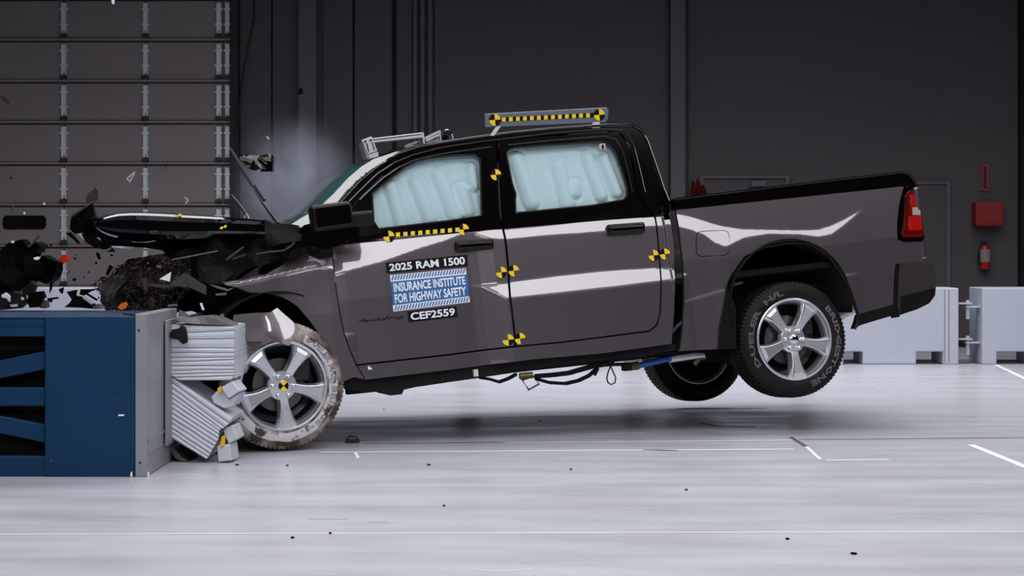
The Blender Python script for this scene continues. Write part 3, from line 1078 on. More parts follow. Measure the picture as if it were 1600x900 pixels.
# wheel well liners
def liner(name, cs, cz, r0, a0, a1, y0, y1):
    v, f = [], []
    n = 20
    for i in range(n + 1):
        a = R(a0 + (a1 - a0) * i / n)
        for y in (y0, y1):
            v.append((cs + r0 * math.cos(a), y, cz + r0 * math.sin(a)))
        v.append((cs + .12 * math.cos(a), y1, cz + .12 * math.sin(a)))
    for i in range(n):
        f.append((3 * i, 3 * i + 1, 3 * i + 4, 3 * i + 3))
        f.append((3 * i + 1, 3 * i + 2, 3 * i + 5, 3 * i + 4))
    o = link(name, v, f, M['matte'], truck, True)
    md = o.modifiers.new('thickness', 'SOLIDIFY')
    md.thickness = .008
    return o


rs_, rz_ = T(1236, 478, .05)
liner('wheel_liner', rs_, rz_, .47, -12, 192, .035, .62)
liner('wheel_liner', rs_, rz_, .47, -12, 192, WD - .035, WD - .62)
fs_, fz_ = T(436, 570, .05)
liner('wheel_liner', fs_, fz_, .47, -20, 175, .05, .65)


# ------------------------------------------------------------------ wheels
def arc_text(body, r, a_start, a_end, h, m, par, y, ww=.8):
    """lettering bent round a tyre wall; angles in degrees run clockwise from a_start to a_end"""
    v, f = text_mesh(body, outline=.02, res=1)
    x0, x1 = v[:, 0].min(), v[:, 0].max()
    out = []
    for a, b, c in v:
        t = R(a_start + (a_end - a_start) * (a - x0) / (x1 - x0))
        rr = r + (b / .7 - .5) * h
        out.append((rr * math.cos(t), y(rr) - c * .03 - .0022, rr * math.sin(t)))
    return link('lettering', out, f, m, par)


def side_y(r):
    return float(np.interp(r, [.272, .29, .32, .35, .375, .395, .405], [.020, .004, -.004, -.004, .006, .024, .050]))


def wheel(name, mtx, tm, words, spoke0, target=False, alloy=None, lm='letter', text=True):
    alloy = alloy or M['alloy']
    hub = empty(name, parent=truck)
    hub.matrix_parent_inverse = Matrix.Identity(4)
    hub.matrix_local = mtx
    prof = [(.262, .045), (.268, .024), (.272, .020), (.29, .004), (.32, -.004), (.350, -.004), (.375, .006), (.388, .016), (.396, .028)]
    prof += [(.3965, .04), (.3975, .235), (.396, .247), (.388, .26), (.375, .268), (.35, .278), (.32, .278), (.29, .27), (.262, .23)]
    t = MB().lathe(prof, 96, closed=True).build('tire', tm, hub, smooth=True, angle=50)
    # tread blocks: five rows of lugs and shoulder ribs with grooves between
    tb = MB()
    N = 84
    for row, (ya, yb) in enumerate(((.030, .072), (.082, .118), (.126, .149), (.157, .193), (.203, .245))):
        for i in range(N):
            a0 = 2 * math.pi * (i + (.5 if row % 2 else 0)) / N
            a1 = a0 + 2 * math.pi / N * .72
            sk = .012 if row in (1, 3) else 0
            v = []
            for rr in (.394, .4055):
                for aa, yy in ((a0, ya), (a1, ya), (a1 + sk, yb), (a0 + sk, yb)):
                    r2 = rr - (.005 if (row == 0 and yy == ya) or (row == 4 and yy == yb) else 0)
                    v.append((r2 * math.cos(aa), yy, r2 * math.sin(aa)))
            tb.add(v, [(4, 5, 6, 7), (0, 1, 5, 4), (1, 2, 6, 5), (2, 3, 7, 6), (3, 0, 4, 7)])
    # shoulder lugs running down on to the side wall
    for i in range(N):
        a0 = 2 * math.pi * i / N
        a1 = a0 + 2 * math.pi / N * .6
        v = []
        for r2, yy in ((.372, .002), (.402, .026)):
            for aa in (a0, a1):
                v.append((r2 * math.cos(aa), yy, r2 * math.sin(aa)))
        for r2, yy in ((.370, .012), (.392, .034)):
            for aa in (a0, a1):
                v.append((r2 * math.cos(aa), yy, r2 * math.sin(aa)))
        tb.add(v, [(0, 1, 3, 2), (0, 2, 6, 4), (1, 5, 7, 3), (2, 3, 7, 6), (0, 4, 5, 1)])
    tread = tb.build('tread', tm, hub)
    tread['kind'] = 'stuff'
    # rim barrel and lip
    MB().lathe([(.284, .010), (.286, .002), (.280, -.002), (.270, .000), (.266, .010), (.262, .026), (.258, .030), (.254, .06), (.246, .12), (.240, .23), (.262, .25), (.27, .25)], 72).build(
        'rim', alloy, hub, smooth=True, angle=40)
    MB().lathe([(.2535, .07), (.2455, .12), (.2395, .2), (.2, .215)], 60).build('rim_barrel', M['alloydark'], hub, smooth=True)
    for k in range(5):
        a = R(spoke0 + 72 * k)
        ca, sa = math.cos(a), math.sin(a)

        def P(r, w_, y):
            return (r * ca - w_ * sa, y, r * sa + w_ * ca)
        st = [(.055, .036, .030), (.10, .033, .022), (.15, .037, .014), (.20, .049, .010), (.238, .064, .008), (.266, .078, .012)]
        v, f = [], []
        for r, hw, y in st:
            v += [P(r, -hw, y + .020), P(r, -hw * .76, y), P(r, hw * .76, y), P(r, hw, y + .020), P(r, hw, y + .065), P(r, -hw, y + .065)]
        n = 6
        for i in range(len(st) - 1):
            for j in range(n):
                f.append((i * n + j, i * n + (j + 1) % n, (i + 1) * n + (j + 1) % n, (i + 1) * n + j))
        f.append(tuple(range(n)))
        f.append(tuple(range((len(st) - 1) * n, len(st) * n)))
        o = MB().add(v, f).build('spoke', alloy, hub, bevel=.003, seg=2, smooth=True, angle=25)
        # raised centre facet at the wide end
        MB().add([P(.150, -.016, .0135), P(.150, .016, .0135), P(.235, .034, .0010), P(.235, -.034, .0010), P(.258, -.044, .0085), P(.258, .044, .0085)], [(0, 1, 2, 3), (3, 2, 5, 4)]).build(
            'spoke_facet', alloy, hub)
    MB().lathe([(0, .012), (.030, .012), (.034, .018), (.052, .020), (.086, .024), (.094, .034), (.094, .08)], 48).build('hub_face', alloy, hub, smooth=True, angle=30)
    MB().lathe([(0, .000), (.020, .001), (.030, .006), (.033, .016)], 32).build('centre_cap', M['chrome'], hub, smooth=True)
    for k in range(6):
        a = R(spoke0 + 24 + 60 * k)
        MB().lathe([(0, -.006), (.007, -.005), (.0125, .0), (.014, .010), (.014, .03)], 16, (.068 * math.cos(a), 0, .068 * math.sin(a))).build('lug_nut', M['chrome'], hub, smooth=True)
    MB().lathe([(.06, .13), (.17, .13), (.172, .135), (.172, .155), (.06, .155)], 48).build('brake_disc', M['disc'], hub, smooth=True, angle=30)
    MB().bb((.09, .10, .02), (.2, .18, .17)).build('brake_caliper', M['alloydark'], hub, bevel=.015)
    MB().lathe([(0, .215), (.24, .215), (.24, .225), (0, .225)], 40).build('back_plate', M['matte'], hub)
    if text:
        for wd_, a0, a1 in words:
            arc_text(wd_, .334, a0, a1, .036, M[lm], hub, side_y)
    if target:
        quad_disc(hub, .032, -.002)
        v, f = [], []
        for i in range(61):
            a = R(-150 + i * 3.6)
            for j in range(7):
                r = .298 + .009 * j + (.006 * noise.noise(Vector((i * .3, j, 0))) if j in (0, 6) else 0)
                v.append((r * math.cos(a), side_y(r) - .0012, r * math.sin(a)))
        for i in range(60):
            for j in range(6):
                f.append((i * 7 + j, i * 7 + j + 1, i * 7 + j + 8, i * 7 + j + 7))
        link('dust_film', v, f, M['dustfilm'], hub, True)
    return hub


def quad_disc(par, r, y):
    for k in range(4):
        v = [(0, y, 0)] + [(r * math.cos(R(45 + k * 90 + j * 15)), y, r * math.sin(R(45 + k * 90 + j * 15))) for j in range(7)]
        v2 = v + [(a, y + .002, c) for a, b, c in v]
        n = 8
        f = [tuple(range(n)), tuple(range(2 * n - 1, n - 1, -1))] + [(i, (i + 1) % n, (i + 1) % n + n, i + n) for i in range(n)]
        MB().add(v2, f).build('target_quadrant', M['yellow'] if k % 2 == 0 else M['sblack'], par)


BRI = [('DUELER', 208, 137), ('H/L', 126, 98), ('BRIDGESTONE', 36, -76)]
hs, hz = T(1242, 530, .0)
AX = Matrix.Rotation(R(-2.5), 4, 'X')
wheel('rear_wheel', Matrix.Translation((hs, .0, hz)) @ AX, M['rubber'], BRI, -95 + 5)
# far rear wheel: pixel target (1088, ~548) on its outer plane
fsx, fzz = T(1091, 549, WD - .25)
wheel('rear_wheel', Matrix.Translation((fsx, WD, fzz)) @ Matrix.Rotation(R(180), 4, 'Z') @ Matrix.Rotation(R(2.5), 4, 'X'), M['rubber'], [], -60, text=False)
fw = Matrix.Translation(W(443, 603, 10.93)) @ Matrix.Rotation(R(21), 4, 'Z') @ Matrix.Rotation(R(-1), 4, 'X')
wheel('front_wheel', TI @ fw, M['dusty'], [('DUELER H/L', 62, 8), ('BRIDGE', -2, -50)], -84, target=True, lm='letterdark')
fw2 = Matrix.Translation(W(443, 603, 10.93) + Vector((-1.72 * math.sin(YAW), 1.72 * math.cos(YAW), -.0))) @ Matrix.Rotation(YAW + R(180), 4, 'Z')
wheel('front_wheel', TI @ fw2, M['rubber'], [], -84, text=False)

# ------------------------------------------------------------------ axle, frame and things hanging under the truck
g = MB().tube([(hs, .2, hz), (fsx, WD - .2, fzz)], .05, 12)
g.tube([((hs + fsx) / 2 - .0, WD / 2 - .14, (hz + fzz) / 2), ((hs + fsx) / 2, WD / 2 + .14, (hz + fzz) / 2)], .15, 14)
g.build('rear_axle', M['under'], truck, smooth=True)
for yy in (.42, WD - .42):
    pts = [(540, 600), (620, 592), (800, 566), (1000, 545), (1100, 530), (1180, 470), (1300, 455), (1390, 470)]
    q = [T(a, b, yy if yy < 1 else .42) for a, b in pts]
    v, f = [], []
    for s, z in q:
        v += [(s, yy - .04, z - .07), (s, yy + .04, z - .07), (s, yy + .04, z + .07), (s, yy - .04, z + .07)]
    for i in range(len(q) - 1):
        for j in range(4):
            f.append((i * 4 + j, i * 4 + (j + 1) % 4, i * 4 + 4 + (j + 1) % 4, i * 4 + 4 + j))
    MB().add(v, f).build('frame_rail', M['under'], truck)


def under(name, px, y0, y1, m, amp=.01, **k):
    """solid under the truck with an outline on the plane y0, running back to y1"""
    poly = [T(a, b, y0) for a, b in px]
    V, Fc, lp = fill(poly, [], .08)
    fr = [(a, y0 + amp * noise.noise(Vector((a * 5, b * 5, 1))), b) for a, b in V]
    n = len(fr)
    vv = fr + [(a, y1, c) for a, b, c in fr]
    faces = [tuple(t) for t in Fc] + [tuple(i + n for i in t) for t in Fc]
    for L in lp:
        faces += [(L[i], L[(i + 1) % len(L)], L[(i + 1) % len(L)] + n, L[i] + n) for i in range(len(L))]
    return MB().add(vv, faces).build(name, m, k.get('parent', truck))


under('sill_flange', [(547, 582), (571, 592), (835, 560), (940, 551), (1052, 538), (1062, 545), (1000, 559), (940, 564), (808, 580), (649, 605), (631, 609), (628, 616), (610, 618), (594, 611), (574, 613),
                      (544, 609), (535, 598)], .09, .45, M['under'])
under('transmission_case', [(640, 560), (820, 550), (900, 545), (900, 556), (820, 570), (700, 590), (640, 600)], .7, 1.3, M['under'])
under('rear_mount', [(1062, 536), (1140, 530), (1145, 556), (1120, 566), (1060, 566), (1040, 560)], .5, .9, M['under'])
under('mud_flap', [(1122, 470), (1138, 450), (1150, 480), (1150, 545), (1122, 546)], .045, .30, M['matte'])
MB().bb((T(742, 583, .09)[0] - .015, .06, T(742, 588, .09)[1]), (T(742, 583, .09)[0] + .015, .09, T(742, 577, .09)[1])).build('clip', M['alu'], truck)


def ttube(name, px, y, r, m, n=8, parent=truck, closed=False):
    pts = [(T(a, b, y)[0], y, T(a, b, y)[1]) for a, b in px]
    return MB().tube(pts, r, n, closed=closed).build(name, m, parent, smooth=True)


def ribbon(name, px, y, h, wy, m):
    pts = [T(a, b, y) for a, b in px]
    v, f = [], []
    for s, z in pts:
        v += [(s, y, z - h / 2), (s, y + wy, z - h / 2), (s, y + wy, z + h / 2), (s, y, z + h / 2)]
    for i in range(len(pts) - 1):
        for j in range(4):
            f.append((i * 4 + j, i * 4 + (j + 1) % 4, i * 4 + 4 + (j + 1) % 4, i * 4 + 4 + j))
    f += [(0, 1, 2, 3), tuple(len(v) - 4 + i for i in range(4))]
    return MB().add(v, f).build(name, m, truck)


ribbon('hanging_strap', [(750, 590), (768, 593), (781, 597), (795, 592), (808, 585)], .10, .02, .04, M['matte'])
ribbon('hanging_strap', [(838, 588), (865, 586), (890, 583), (925, 573), (960, 567)], .10, .03, .04, M['matte'])
ribbon('hanging_strap', [(838, 592), (860, 598), (885, 599.5), (905, 595), (922, 587), (932, 578)], .12, .022, .04, M['matte'])
ribbon('hanging_strap', [(931, 584), (936, 574)], .09, .03, .05, M['black'])
ttube('buckle', [(816, 594), (826, 609), (842, 600), (834, 588)], .10, .008, M['alloydark'], closed=True)
ttube('buckle_clamp', [(812, 588), (832, 586)], .10, .022, M['brass'])
ttube('wire_loop', [(954, 572), (950, 582), (948, 591), (950, 598), (955, 601), (961, 598), (962, 590), (958, 581), (954, 572)], .10, .005, M['wiper'], 6)
ttube('strut_rod', [(930, 571), (975, 569)], .2, .012, M['under'])
MB().bb((T(974, 580, .2)[0], .17, T(974, 580, .2)[1]), (T(986, 580, .2)[0], .24, T(986, 566, .2)[1])).build('strut_bracket', M['under'], truck, bevel=.005)
ttube('strut_fitting', [(984, 573), (998, 571)], .2, .028, M['brass'])
ttube('damper_body', [(996, 572), (1048, 560)], .2, .020, M['shockblue'])
ttube('damper_rod', [(1046, 562), (1085, 556), (1100, 556)], .22, .022, M['alu'])
ttube('damper_end', [(1085, 570), (1092, 560), (1102, 558)], .22, .018, M['brass'])
ttube('shock_absorber', [(1240, 600), (1262, 560), (1290, 500)], .33, .035, M['shockblue'])
ttube('exhaust_pipe', [(1290, 505), (1318, 488), (1334, 480)], .4, .045, M['alu'], 12)
ttube('leaf_link', [(1145, 431), (1220, 425), (1300, 418)], .35, .02, M['under'])
ttube('brake_line', [(1140, 446), (1160, 441)], .3, .010, M['alu'])

# ------------------------------------------------------------------ mirror
mr = MB()
ym = -.26
s0, z0 = T(489, 361, ym)
s1, z1 = T(550, 314, ym)
cx, cz = (s0 + s1) / 2, (z0 + z1) / 2
rm = Matrix.Rotation(R(-2), 3, 'Y')
h = MB().box((cx, ym + .06, cz), (abs(s1 - s0), .13, abs(z1 - z0)), rm).build('door_mirror', M['black'], truck, bevel=.035, seg=4, smooth=True)
MB().box((cx + .004, ym - .0055, cz - .0), (abs(s1 - s0) - .045, .006, abs(z1 - z0) - .045), rm).build('mirror_glass', mat('mirror_glass', (30, 24, 22), .05, .8), h, bevel=.002, seg=1)
s2, z2 = T(582, 357, -.08)
s3, z3 = T(550, 331, -.2)
MB().bb((s3 - .02, -.17, z3 - .095), (s2 + .0, -.06, z3 + .0)).build('mirror_arm', M['black'], h, bevel=.02, seg=3)

# ------------------------------------------------------------------ front fender and folded panels
panel('front_fender', [(519, 387), (521, 417), (525, 450), (531, 490), (538, 522), (548, 550), (557, 571), (571, 594), (553, 590), (540, 596), (530, 598), (524, 580), (515, 560), (508, 540), (500, 525), (482, 500),
                       (465, 480), (452, 471), (440, 465), (415, 459), (390, 458), (366, 449), (355, 447), (345, 441), (380, 436), (415, 428), (440, 414), (456, 398), (478, 390), (500, 388)], M['paint'], f=OF,
      step=.0065)


def inner_f(s, z):
    s = np.asarray(s, float)
    z = np.asarray(z, float)
    zz = T(430, 500)[1]
    n = np.array([noise.noise(Vector((a * 5, b * 5, 9.1))) for a, b in zip(np.atleast_1d(s).ravel(), np.atleast_1d(z).ravel())]).reshape(np.shape(s))
    sl = .08 + .34 * np.clip((s - T(405, 500)[0]) / .10, 0, 1)
    return .13 - sl * (z - zz) + .006 * n + .10 * (s - T(430, 500)[0])


panel('torn_fender_flap', [(365, 492), (395, 489), (422, 488), (433, 481), (443, 490), (455, 500), (470, 514), (462, 524), (456, 532), (452, 540), (430, 534), (400, 533.5), (372, 533), (362, 520)], M['paint'], f=inner_f,
      step=.02, depth=.006, ins=0)

# ------------------------------------------------------------------ hood
hood_top = [(149, 351), (153, 345), (160, 340), (172, 335.5), (185, 332), (205, 330.5), (225, 330.5), (260, 332), (295, 334.5), (350, 338), (400, 341.5), (416, 343)]
hood_bot = [(149, 353), (153, 357), (160, 362), (172, 367), (185, 370.5), (205, 373), (225, 374.5), (260, 376), (295, 375), (350, 372), (400, 372), (416, 372)]
hp = [(0, .30), (.0, .10), (.05, .05), (.22, .028), (.34, .0175), (.70, .0155), (.86, .003), (.95, .025), (1.0, .07)]
v, f = [], []
for (xa, ya), (xb, yb) in zip(hood_top, hood_bot):
    sa, za = T(xa, ya, .10)
    sb, zb_ = T(xb, yb, .10)
    hh = za - zb_
    ring = [(fr, y) for fr, y in hp]
    row = []
    for fr, y in ring:
        yy = .10 + (.06 - y if False else y) * min(1, hh / .12)
        row.append((sa + (sb - sa) * (1 - fr), yy, zb_ + hh * fr))
    row = [(p[0], p[1], p[2]) for p in row]
    far = [(p[0] + .0, WD - p[1], p[2]) for p in reversed(row)]
    mid = [(sa - .05, WD * t, za + .012) for t in (.25, .5, .75)]
    v += row + mid + far
n = len(v) // len(hood_top)
for i in range(len(hood_top) - 1):
    for j in range(n):
        f.append((i * n + j, i * n + (j + 1) % n, (i + 1) * n + (j + 1) % n, (i + 1) * n + j))
f.append(tuple(range(n)))
f.append(tuple(range(len(v) - n, len(v))))
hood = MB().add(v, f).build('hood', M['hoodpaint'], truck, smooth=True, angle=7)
hc = lambda px, D, **k: plate(px=px, D=D, parent=truck, inv=TI, **k)
hc([(413, 343), (425, 349), (452, 350), (463, 352), (462, 364), (470, 376), (440, 380), (420, 386), (414, 372)], 11.0, name='hood_hinge_cover', thick=.25, m=M['under'], amp=.03, seed=3)
hc([(340, 372), (420, 368), (470, 374), (500, 389), (520, 389), (519, 400), (470, 402), (420, 410), (372, 420), (345, 445), (300, 440), (262, 420), (255, 400), (300, 385)], 11.12, name='crushed_wheelhouse', thick=.6,
   m=M['under'], amp=.08, seed=4, step=.05)
hc([(474, 352), (500, 345), (545, 330), (556, 340), (560, 360), (540, 380), (519, 387), (500, 389), (470, 377)], 11.02, name='cowl_panel', thick=.06, m=M['trim'], amp=.0, seed=4)
hc([(160, 372), (255, 378), (330, 374), (420, 370), (430, 400), (350, 450), (365, 470), (360, 500), (330, 498), (300, 486), (262, 490), (200, 486), (168, 470), (165, 440), (200, 405), (258, 396), (250, 388),
    (190, 380)], 11.6, name='crushed_engine_bay', thick=1.0, m=M['under'], amp=.15, seed=5, step=.06, freq=3)
for i, (p, nm, mm, D) in enumerate([
    ([(268, 405), (340, 391), (340, 393), (268, 407)], 'bent_rod', 'foil', 10.9), ([(352, 405), (379, 385), (381, 387), (354, 407)], 'bent_rod', 'liner', 10.8),
    ([(363, 404), (384, 396), (384, 398), (363, 406)], 'bent_strip', 'liner', 10.85), ([(400, 396), (418, 392), (443, 390), (455, 382), (460, 377), (461, 379), (455, 386), (443, 393), (418, 395), (400, 398)],
                                                                                    'bent_strip', 'liner', 10.95),
    ([(225, 443), (262, 445), (268, 449), (245, 449)], 'bent_bracket', 'liner', 10.8), ([(266, 443), (290, 425), (292, 449), (275, 447), (264, 449)], 'torn_sheet', 'liner', 10.75),
    ([(290, 427), (322, 447), (322, 461), (292, 447)], 'torn_sheet', 'liner', 10.78), ([(249, 436), (267, 425), (265, 440)], 'white_shard', 'white', 10.6),
    ([(243, 415), (252, 414), (251, 420), (247, 418)], 'white_shard', 'foil', 10.6), ([(326, 444), (340, 447), (356, 452), (366, 449), (356, 455), (338, 450)], 'bent_strip', 'foil', 10.7),
    ([(336, 459), (354, 457), (353, 461), (338, 462)], 'bent_strip', 'foil', 10.7), ([(312, 474), (315, 473), (319, 484), (316, 485)], 'white_shard', 'white', 10.5),
    ([(344, 491), (350, 490), (349, 495), (345, 494)], 'white_shard', 'foil', 10.5), ([(262, 476), (275, 475), (278, 478), (262, 479)], 'bright_fragment', 'foil', 10.5),
    ([(222, 437), (228, 433), (232, 455), (226, 460)], 'bent_bracket', 'liner', 10.9), ([(245, 461), (253, 459), (256, 468), (247, 470)], 'yellow_cap', 'foilyel', 11.0),
    ([(280, 484), (290, 488), (300, 500), (292, 497), (278, 496)], 'torn_sheet', 'foil', 10.55),
    ([(282, 370), (260, 374), (258, 378), (256, 376), (240, 374)], 'bent_strip', 'foil', 11.0),
]):
    hc(p, D, name=nm, thick=.012, m=M[mm], amp=.004, seed=20 + i)
# torn front end: hanging strips, lamp shell and inner liner below the hood tip
for i, (p, nm, mm, D, th) in enumerate([
    ([(128, 358), (140, 356), (152, 366), (150, 372), (160, 378), (175, 386), (160, 390), (142, 383), (134, 378), (128, 368)], 'torn_lamp_shell', 'liner', 11.3, .03),
    ([(128, 362), (134, 358), (136, 370), (146, 379), (166, 386), (165, 390), (148, 387), (133, 378)], 'torn_strip', 'black', 11.25, .04),
    ([(146, 360), (156, 360), (162, 368), (176, 374), (200, 378), (230, 380), (256, 386), (252, 391), (225, 387), (195, 385), (170, 384), (160, 380), (156, 372), (148, 370)], 'crumpled_flange', 'under', 11.2, .05),
    ([(160, 370), (178, 371), (205, 377), (204, 379), (176, 377), (166, 380)], 'crumpled_flange', 'liner', 11.15, .02),
    ([(150, 362), (158, 362), (160, 368), (153, 370)], 'lamp_bulb', 'black', 11.1, .04),
]):
    hc(p, D, name=nm, thick=th, m=M[mm], amp=.02, seed=60 + i)
# crushed radiator: torn fins and grit by the hundred
rng = random.Random(11)
core = hc([(190, 420), (215, 405), (248, 398), (275, 404), (290, 425), (275, 447), (250, 458), (262, 486), (215, 486), (168, 484), (164, 462), (150, 452), (160, 440), (178, 432)], 11.0, name='crushed_radiator', thick=.25,
          m=M['mess'], amp=.05, seed=8, step=.035, freq=9)
mb = MB()
rp = [(185, 415), (215, 402), (252, 397), (285, 408), (300, 425), (300, 450), (262, 487), (170, 486), (160, 462), (140, 445), (160, 433)]
k = 0
while k < 1500:
    x, y = rng.uniform(135, 300), rng.uniform(395, 488)
    if not inpoly(np.array([[x, y]]), rp)[0]:
        continue
    c = W(x, y, rng.uniform(10.82, 11.1))
    r = rng.uniform(.003, .014)
    rt = Matrix.Rotation(rng.uniform(0, 6), 3, 'X') @ Matrix.Rotation(rng.uniform(0, 6), 3, 'Z')
    mb.box(TI @ c, (r * rng.uniform(1, 2.4), r * .3, r), rt)
    k += 1
st = mb.build('radiator_fins', M['messfin'], core)
st['kind'] = 'stuff'

# wipers
wp = MB()
a, b = W(358, 231, 11.9), W(401, 313, 11.7)
wip = MB().tube([TI @ W(360, 233, 11.9), TI @ W(380, 266, 11.85), TI @ W(396, 292, 11.8)], [.010, .014, .010], 6).tube([TI @ W(398, 290, 11.8), TI @ W(413, 313, 11.75)], .014, 6)
wip = wip.build('wiper_blade', M['wiper'], truck, smooth=True)
MB().tube([TI @ W(385, 272, 11.84), TI @ W(404, 308, 11.75), TI @ W(420, 330, 11.7), TI @ W(435, 350, 11.6)], [.004, .006, .012, .014], 6).build('wiper_arm', M['wiper'], wip, smooth=True)
wip = MB().tube([TI @ W(361, 305, 12.2), TI @ W(374, 320, 12.1), TI @ W(386, 337, 12.0)], [.009, .012, .008], 6).build('wiper_blade', M['wiper'], truck, smooth=True)
MB().tube([TI @ W(382, 340, 12.0), TI @ W(386, 334, 12.0), TI @ W(389, 342, 12.0)], .006, 6).build('wiper_arm', M['alu'], wip, smooth=True)
# far door mirror showing beyond the windshield
fm = hc([(375, 241), (400, 243), (424, 240), (427, 245), (426, 268), (405, 268), (388, 264), (380, 252)], 12.9, name='far_door_mirror', thick=.10, m=M['trim'], amp=.02, seed=77)
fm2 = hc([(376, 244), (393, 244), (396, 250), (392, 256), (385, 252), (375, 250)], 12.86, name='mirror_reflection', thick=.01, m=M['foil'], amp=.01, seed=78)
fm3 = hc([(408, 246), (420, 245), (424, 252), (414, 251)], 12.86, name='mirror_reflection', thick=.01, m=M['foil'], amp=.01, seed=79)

# ------------------------------------------------------------------ stickers
def quadmap(px, y_off, f=O):
    P = [TO(a, b) for a, b in px]        # top-left, top-right, bottom-right, bottom-left

    def g(u, v_):
        s = (1 - v_) * ((1 - u) * P[3][0] + u * P[2][0]) + v_ * ((1 - u) * P[0][0] + u * P[1][0])
        z = (1 - v_) * ((1 - u) * P[3][1] + u * P[2][1]) + v_ * ((1 - u) * P[0][1] + u * P[1][1])
        return s, z
    return g


def decal(name, pts2, faces, m, par, off):
    s = np.array([p[0] for p in pts2])
    z = np.array([p[1] for p in pts2])
    y = -O(s, z) - off
    return link(name, [(a, b, c) for a, b, c in zip(s, y, z)], faces, m, par)


def rect(name, g, u0, v0, u1, v1, m, par, off, nu=12, nv=6):
    pts, fc = [], []
    for i in range(nu + 1):
        for j in range(nv + 1):
            pts.append(g(u0 + (u1 - u0) * i / nu, v0 + (v1 - v0) * j / nv))
    for i in range(nu):
        for j in range(nv):
            a = i * (nv + 1) + j
            fc.append((a, a + nv + 1, a + nv + 2, a + 1))
    return decal(name, pts, fc, m, par, off)


def words(name, body, g, u0, v0, u1, v1, m, par, off, bold=.02):
    v, f = text_mesh(body, bold)
    x0, x1, y0, y1 = v[:, 0].min(), v[:, 0].max(), v[:, 1].min(), v[:, 1].max()
    pts = [g(u0 + (u1 - u0) * (a - x0) / (x1 - x0), v0 + (v1 - v0) * (b - y0) / (y1 - y0)) for a, b, c in v]
    return decal(name, pts, f, m, par, off)


g = quadmap([(602.5, 410.5), (729.5, 398), (731.5, 415.5), (604.5, 427)], 0)
lab = rect('model_plate', g, 0, 0, 1, 1, M['ink'], front_door, .003)
words('plate_text', '2025 RAM 1500', g, .035, .16, .965, .86, M['white'], front_door, .0045, bold=.028)
g = quadmap([(636.5, 487), (713.5, 478.5), (715, 495), (638.5, 503.5)], 0)
rect('number_plate', g, 0, 0, 1, 1, M['ink'], front_door, .003)
words('plate_text', 'CEF2559', g, .05, .15, .95, .87, M['white'], front_door, .0045, bold=.028)
g = quadmap([(609, 430), (727.5, 419), (734, 472), (614.5, 487)], 0)
rect('institute_label', g, 0, 0, 1, 1, M['white'], front_door, .003)
rect('label_field', g, 0.0, .175, 1, .815, M['blue'], front_door, .0045)
words('label_text', 'INSURANCE INSTITUTE', g, .03, .525, .97, .775, M['white'], front_door, .006, bold=.03)
words('label_text', 'FOR HIGHWAY SAFETY', g, .03, .215, .965, .47, M['white'], front_door, .006, bold=.03)
pts, fc = [], []
for v0, v1 in ((.855, .985), (.02, .145)):
    for i in range(26):
        u = .01 + i * .0375
        k = len(pts)
        pts += [g(u, v0), g(u + .0185, v0), g(u + .045, v1), g(u + .0265, v1)]
        fc.append((k, k + 1, k + 2, k + 3))
decal('label_stripes', pts, fc, M['blue'], front_door, .0045)['kind'] = 'stuff'
# handwriting smudge
pts = []
r3 = random.Random(3)
for i in range(60):
    x = 561 + i * 1.18
    pts.append((x, 502 - (x - 561) * .11 + r3.uniform(-3.5, 3.5) * (1 if i % 3 else .3)))
q3 = []
for a, b in pts:
    s, z = TO(a, b)
    q3.append((s, -float(O(s, z)) - .001, z))
MB().tube(q3, .0035, 4).build('marker_writing', M['rubbertrim'], front_door)
decal('warning_triangle', [TO(575, 571), TO(582, 576.5), TO(575, 578)], [(0, 1, 2)], M['white'], front_door, .003)


def target(par, cx, cy, rpx=9, phase=0, off=.003, skip=None, ang=0):
    s0, z0 = TO(cx, cy)
    r = rpx / 238.0
    for k in range(4):
        if k == skip:
            continue
        a0 = phase + 90 * k
        pts = [(s0, z0)] + [(s0 + r * math.cos(R(a0 + j * 15)), z0 + r * math.sin(R(a0 + j * 15))) for j in range(7)]
        decal('target_quadrant', pts, [tuple(range(8))], M['yellow'] if k % 2 == 0 else M['sblack'], par, off)


target(front_door, 783.2, 425.5, off=.004, skip=1)
target(rear_door, 802.5, 423, off=.004, skip=3)
target(front_door, 794, 531, off=.004, skip=1)
target(rear_door, 812.5, 529, off=.004, skip=3)
target(rear_door, 1021, 399, off=.004, skip=1)
target(truck, 1038.5, 397, off=.004, skip=3)
target(front_door, 774.5, 273, off=.004)
target(front_door, 607.5, 369.5, off=.004, skip=1)
target(front_door, 724, 358.5, off=.004, skip=3)
for i in range(9):
    x = 621.5 + i * 11.6
    y = 366.8 - (x - 621.5) * .082
    P = [TO(x - 3.2, y - 3.2), TO(x + 3.2, y - 3.8), TO(x + 3.4, y + 2.8), TO(x - 3, y + 3.4)]
    decal('target_square', P, [(0, 1, 2, 3)], M['yellow'], front_door, .005)
P = [TO(607, 362.5), TO(724, 353), TO(724, 363), TO(607, 372.8)]
pp = []
for a, b in ((278, 337), (349, 355)):
    s, z = T(a, b, .115)
    for dx in (-.012, .012):
        MB().prism([(s + dx + .012 * math.cos(R(t)), .112, z + dx * .3 + .010 * math.sin(R(t))) for t in (0, 45, 90, 180, 225, 270)], (0, .004, 0)).build('hood_target', M['yellow'], truck)

# ------------------------------------------------------------------ gear on the roof
yb = .22


def tp(a, b, y=yb):
    s, z = T(a, b, y)
    return Vector((s, y, z))


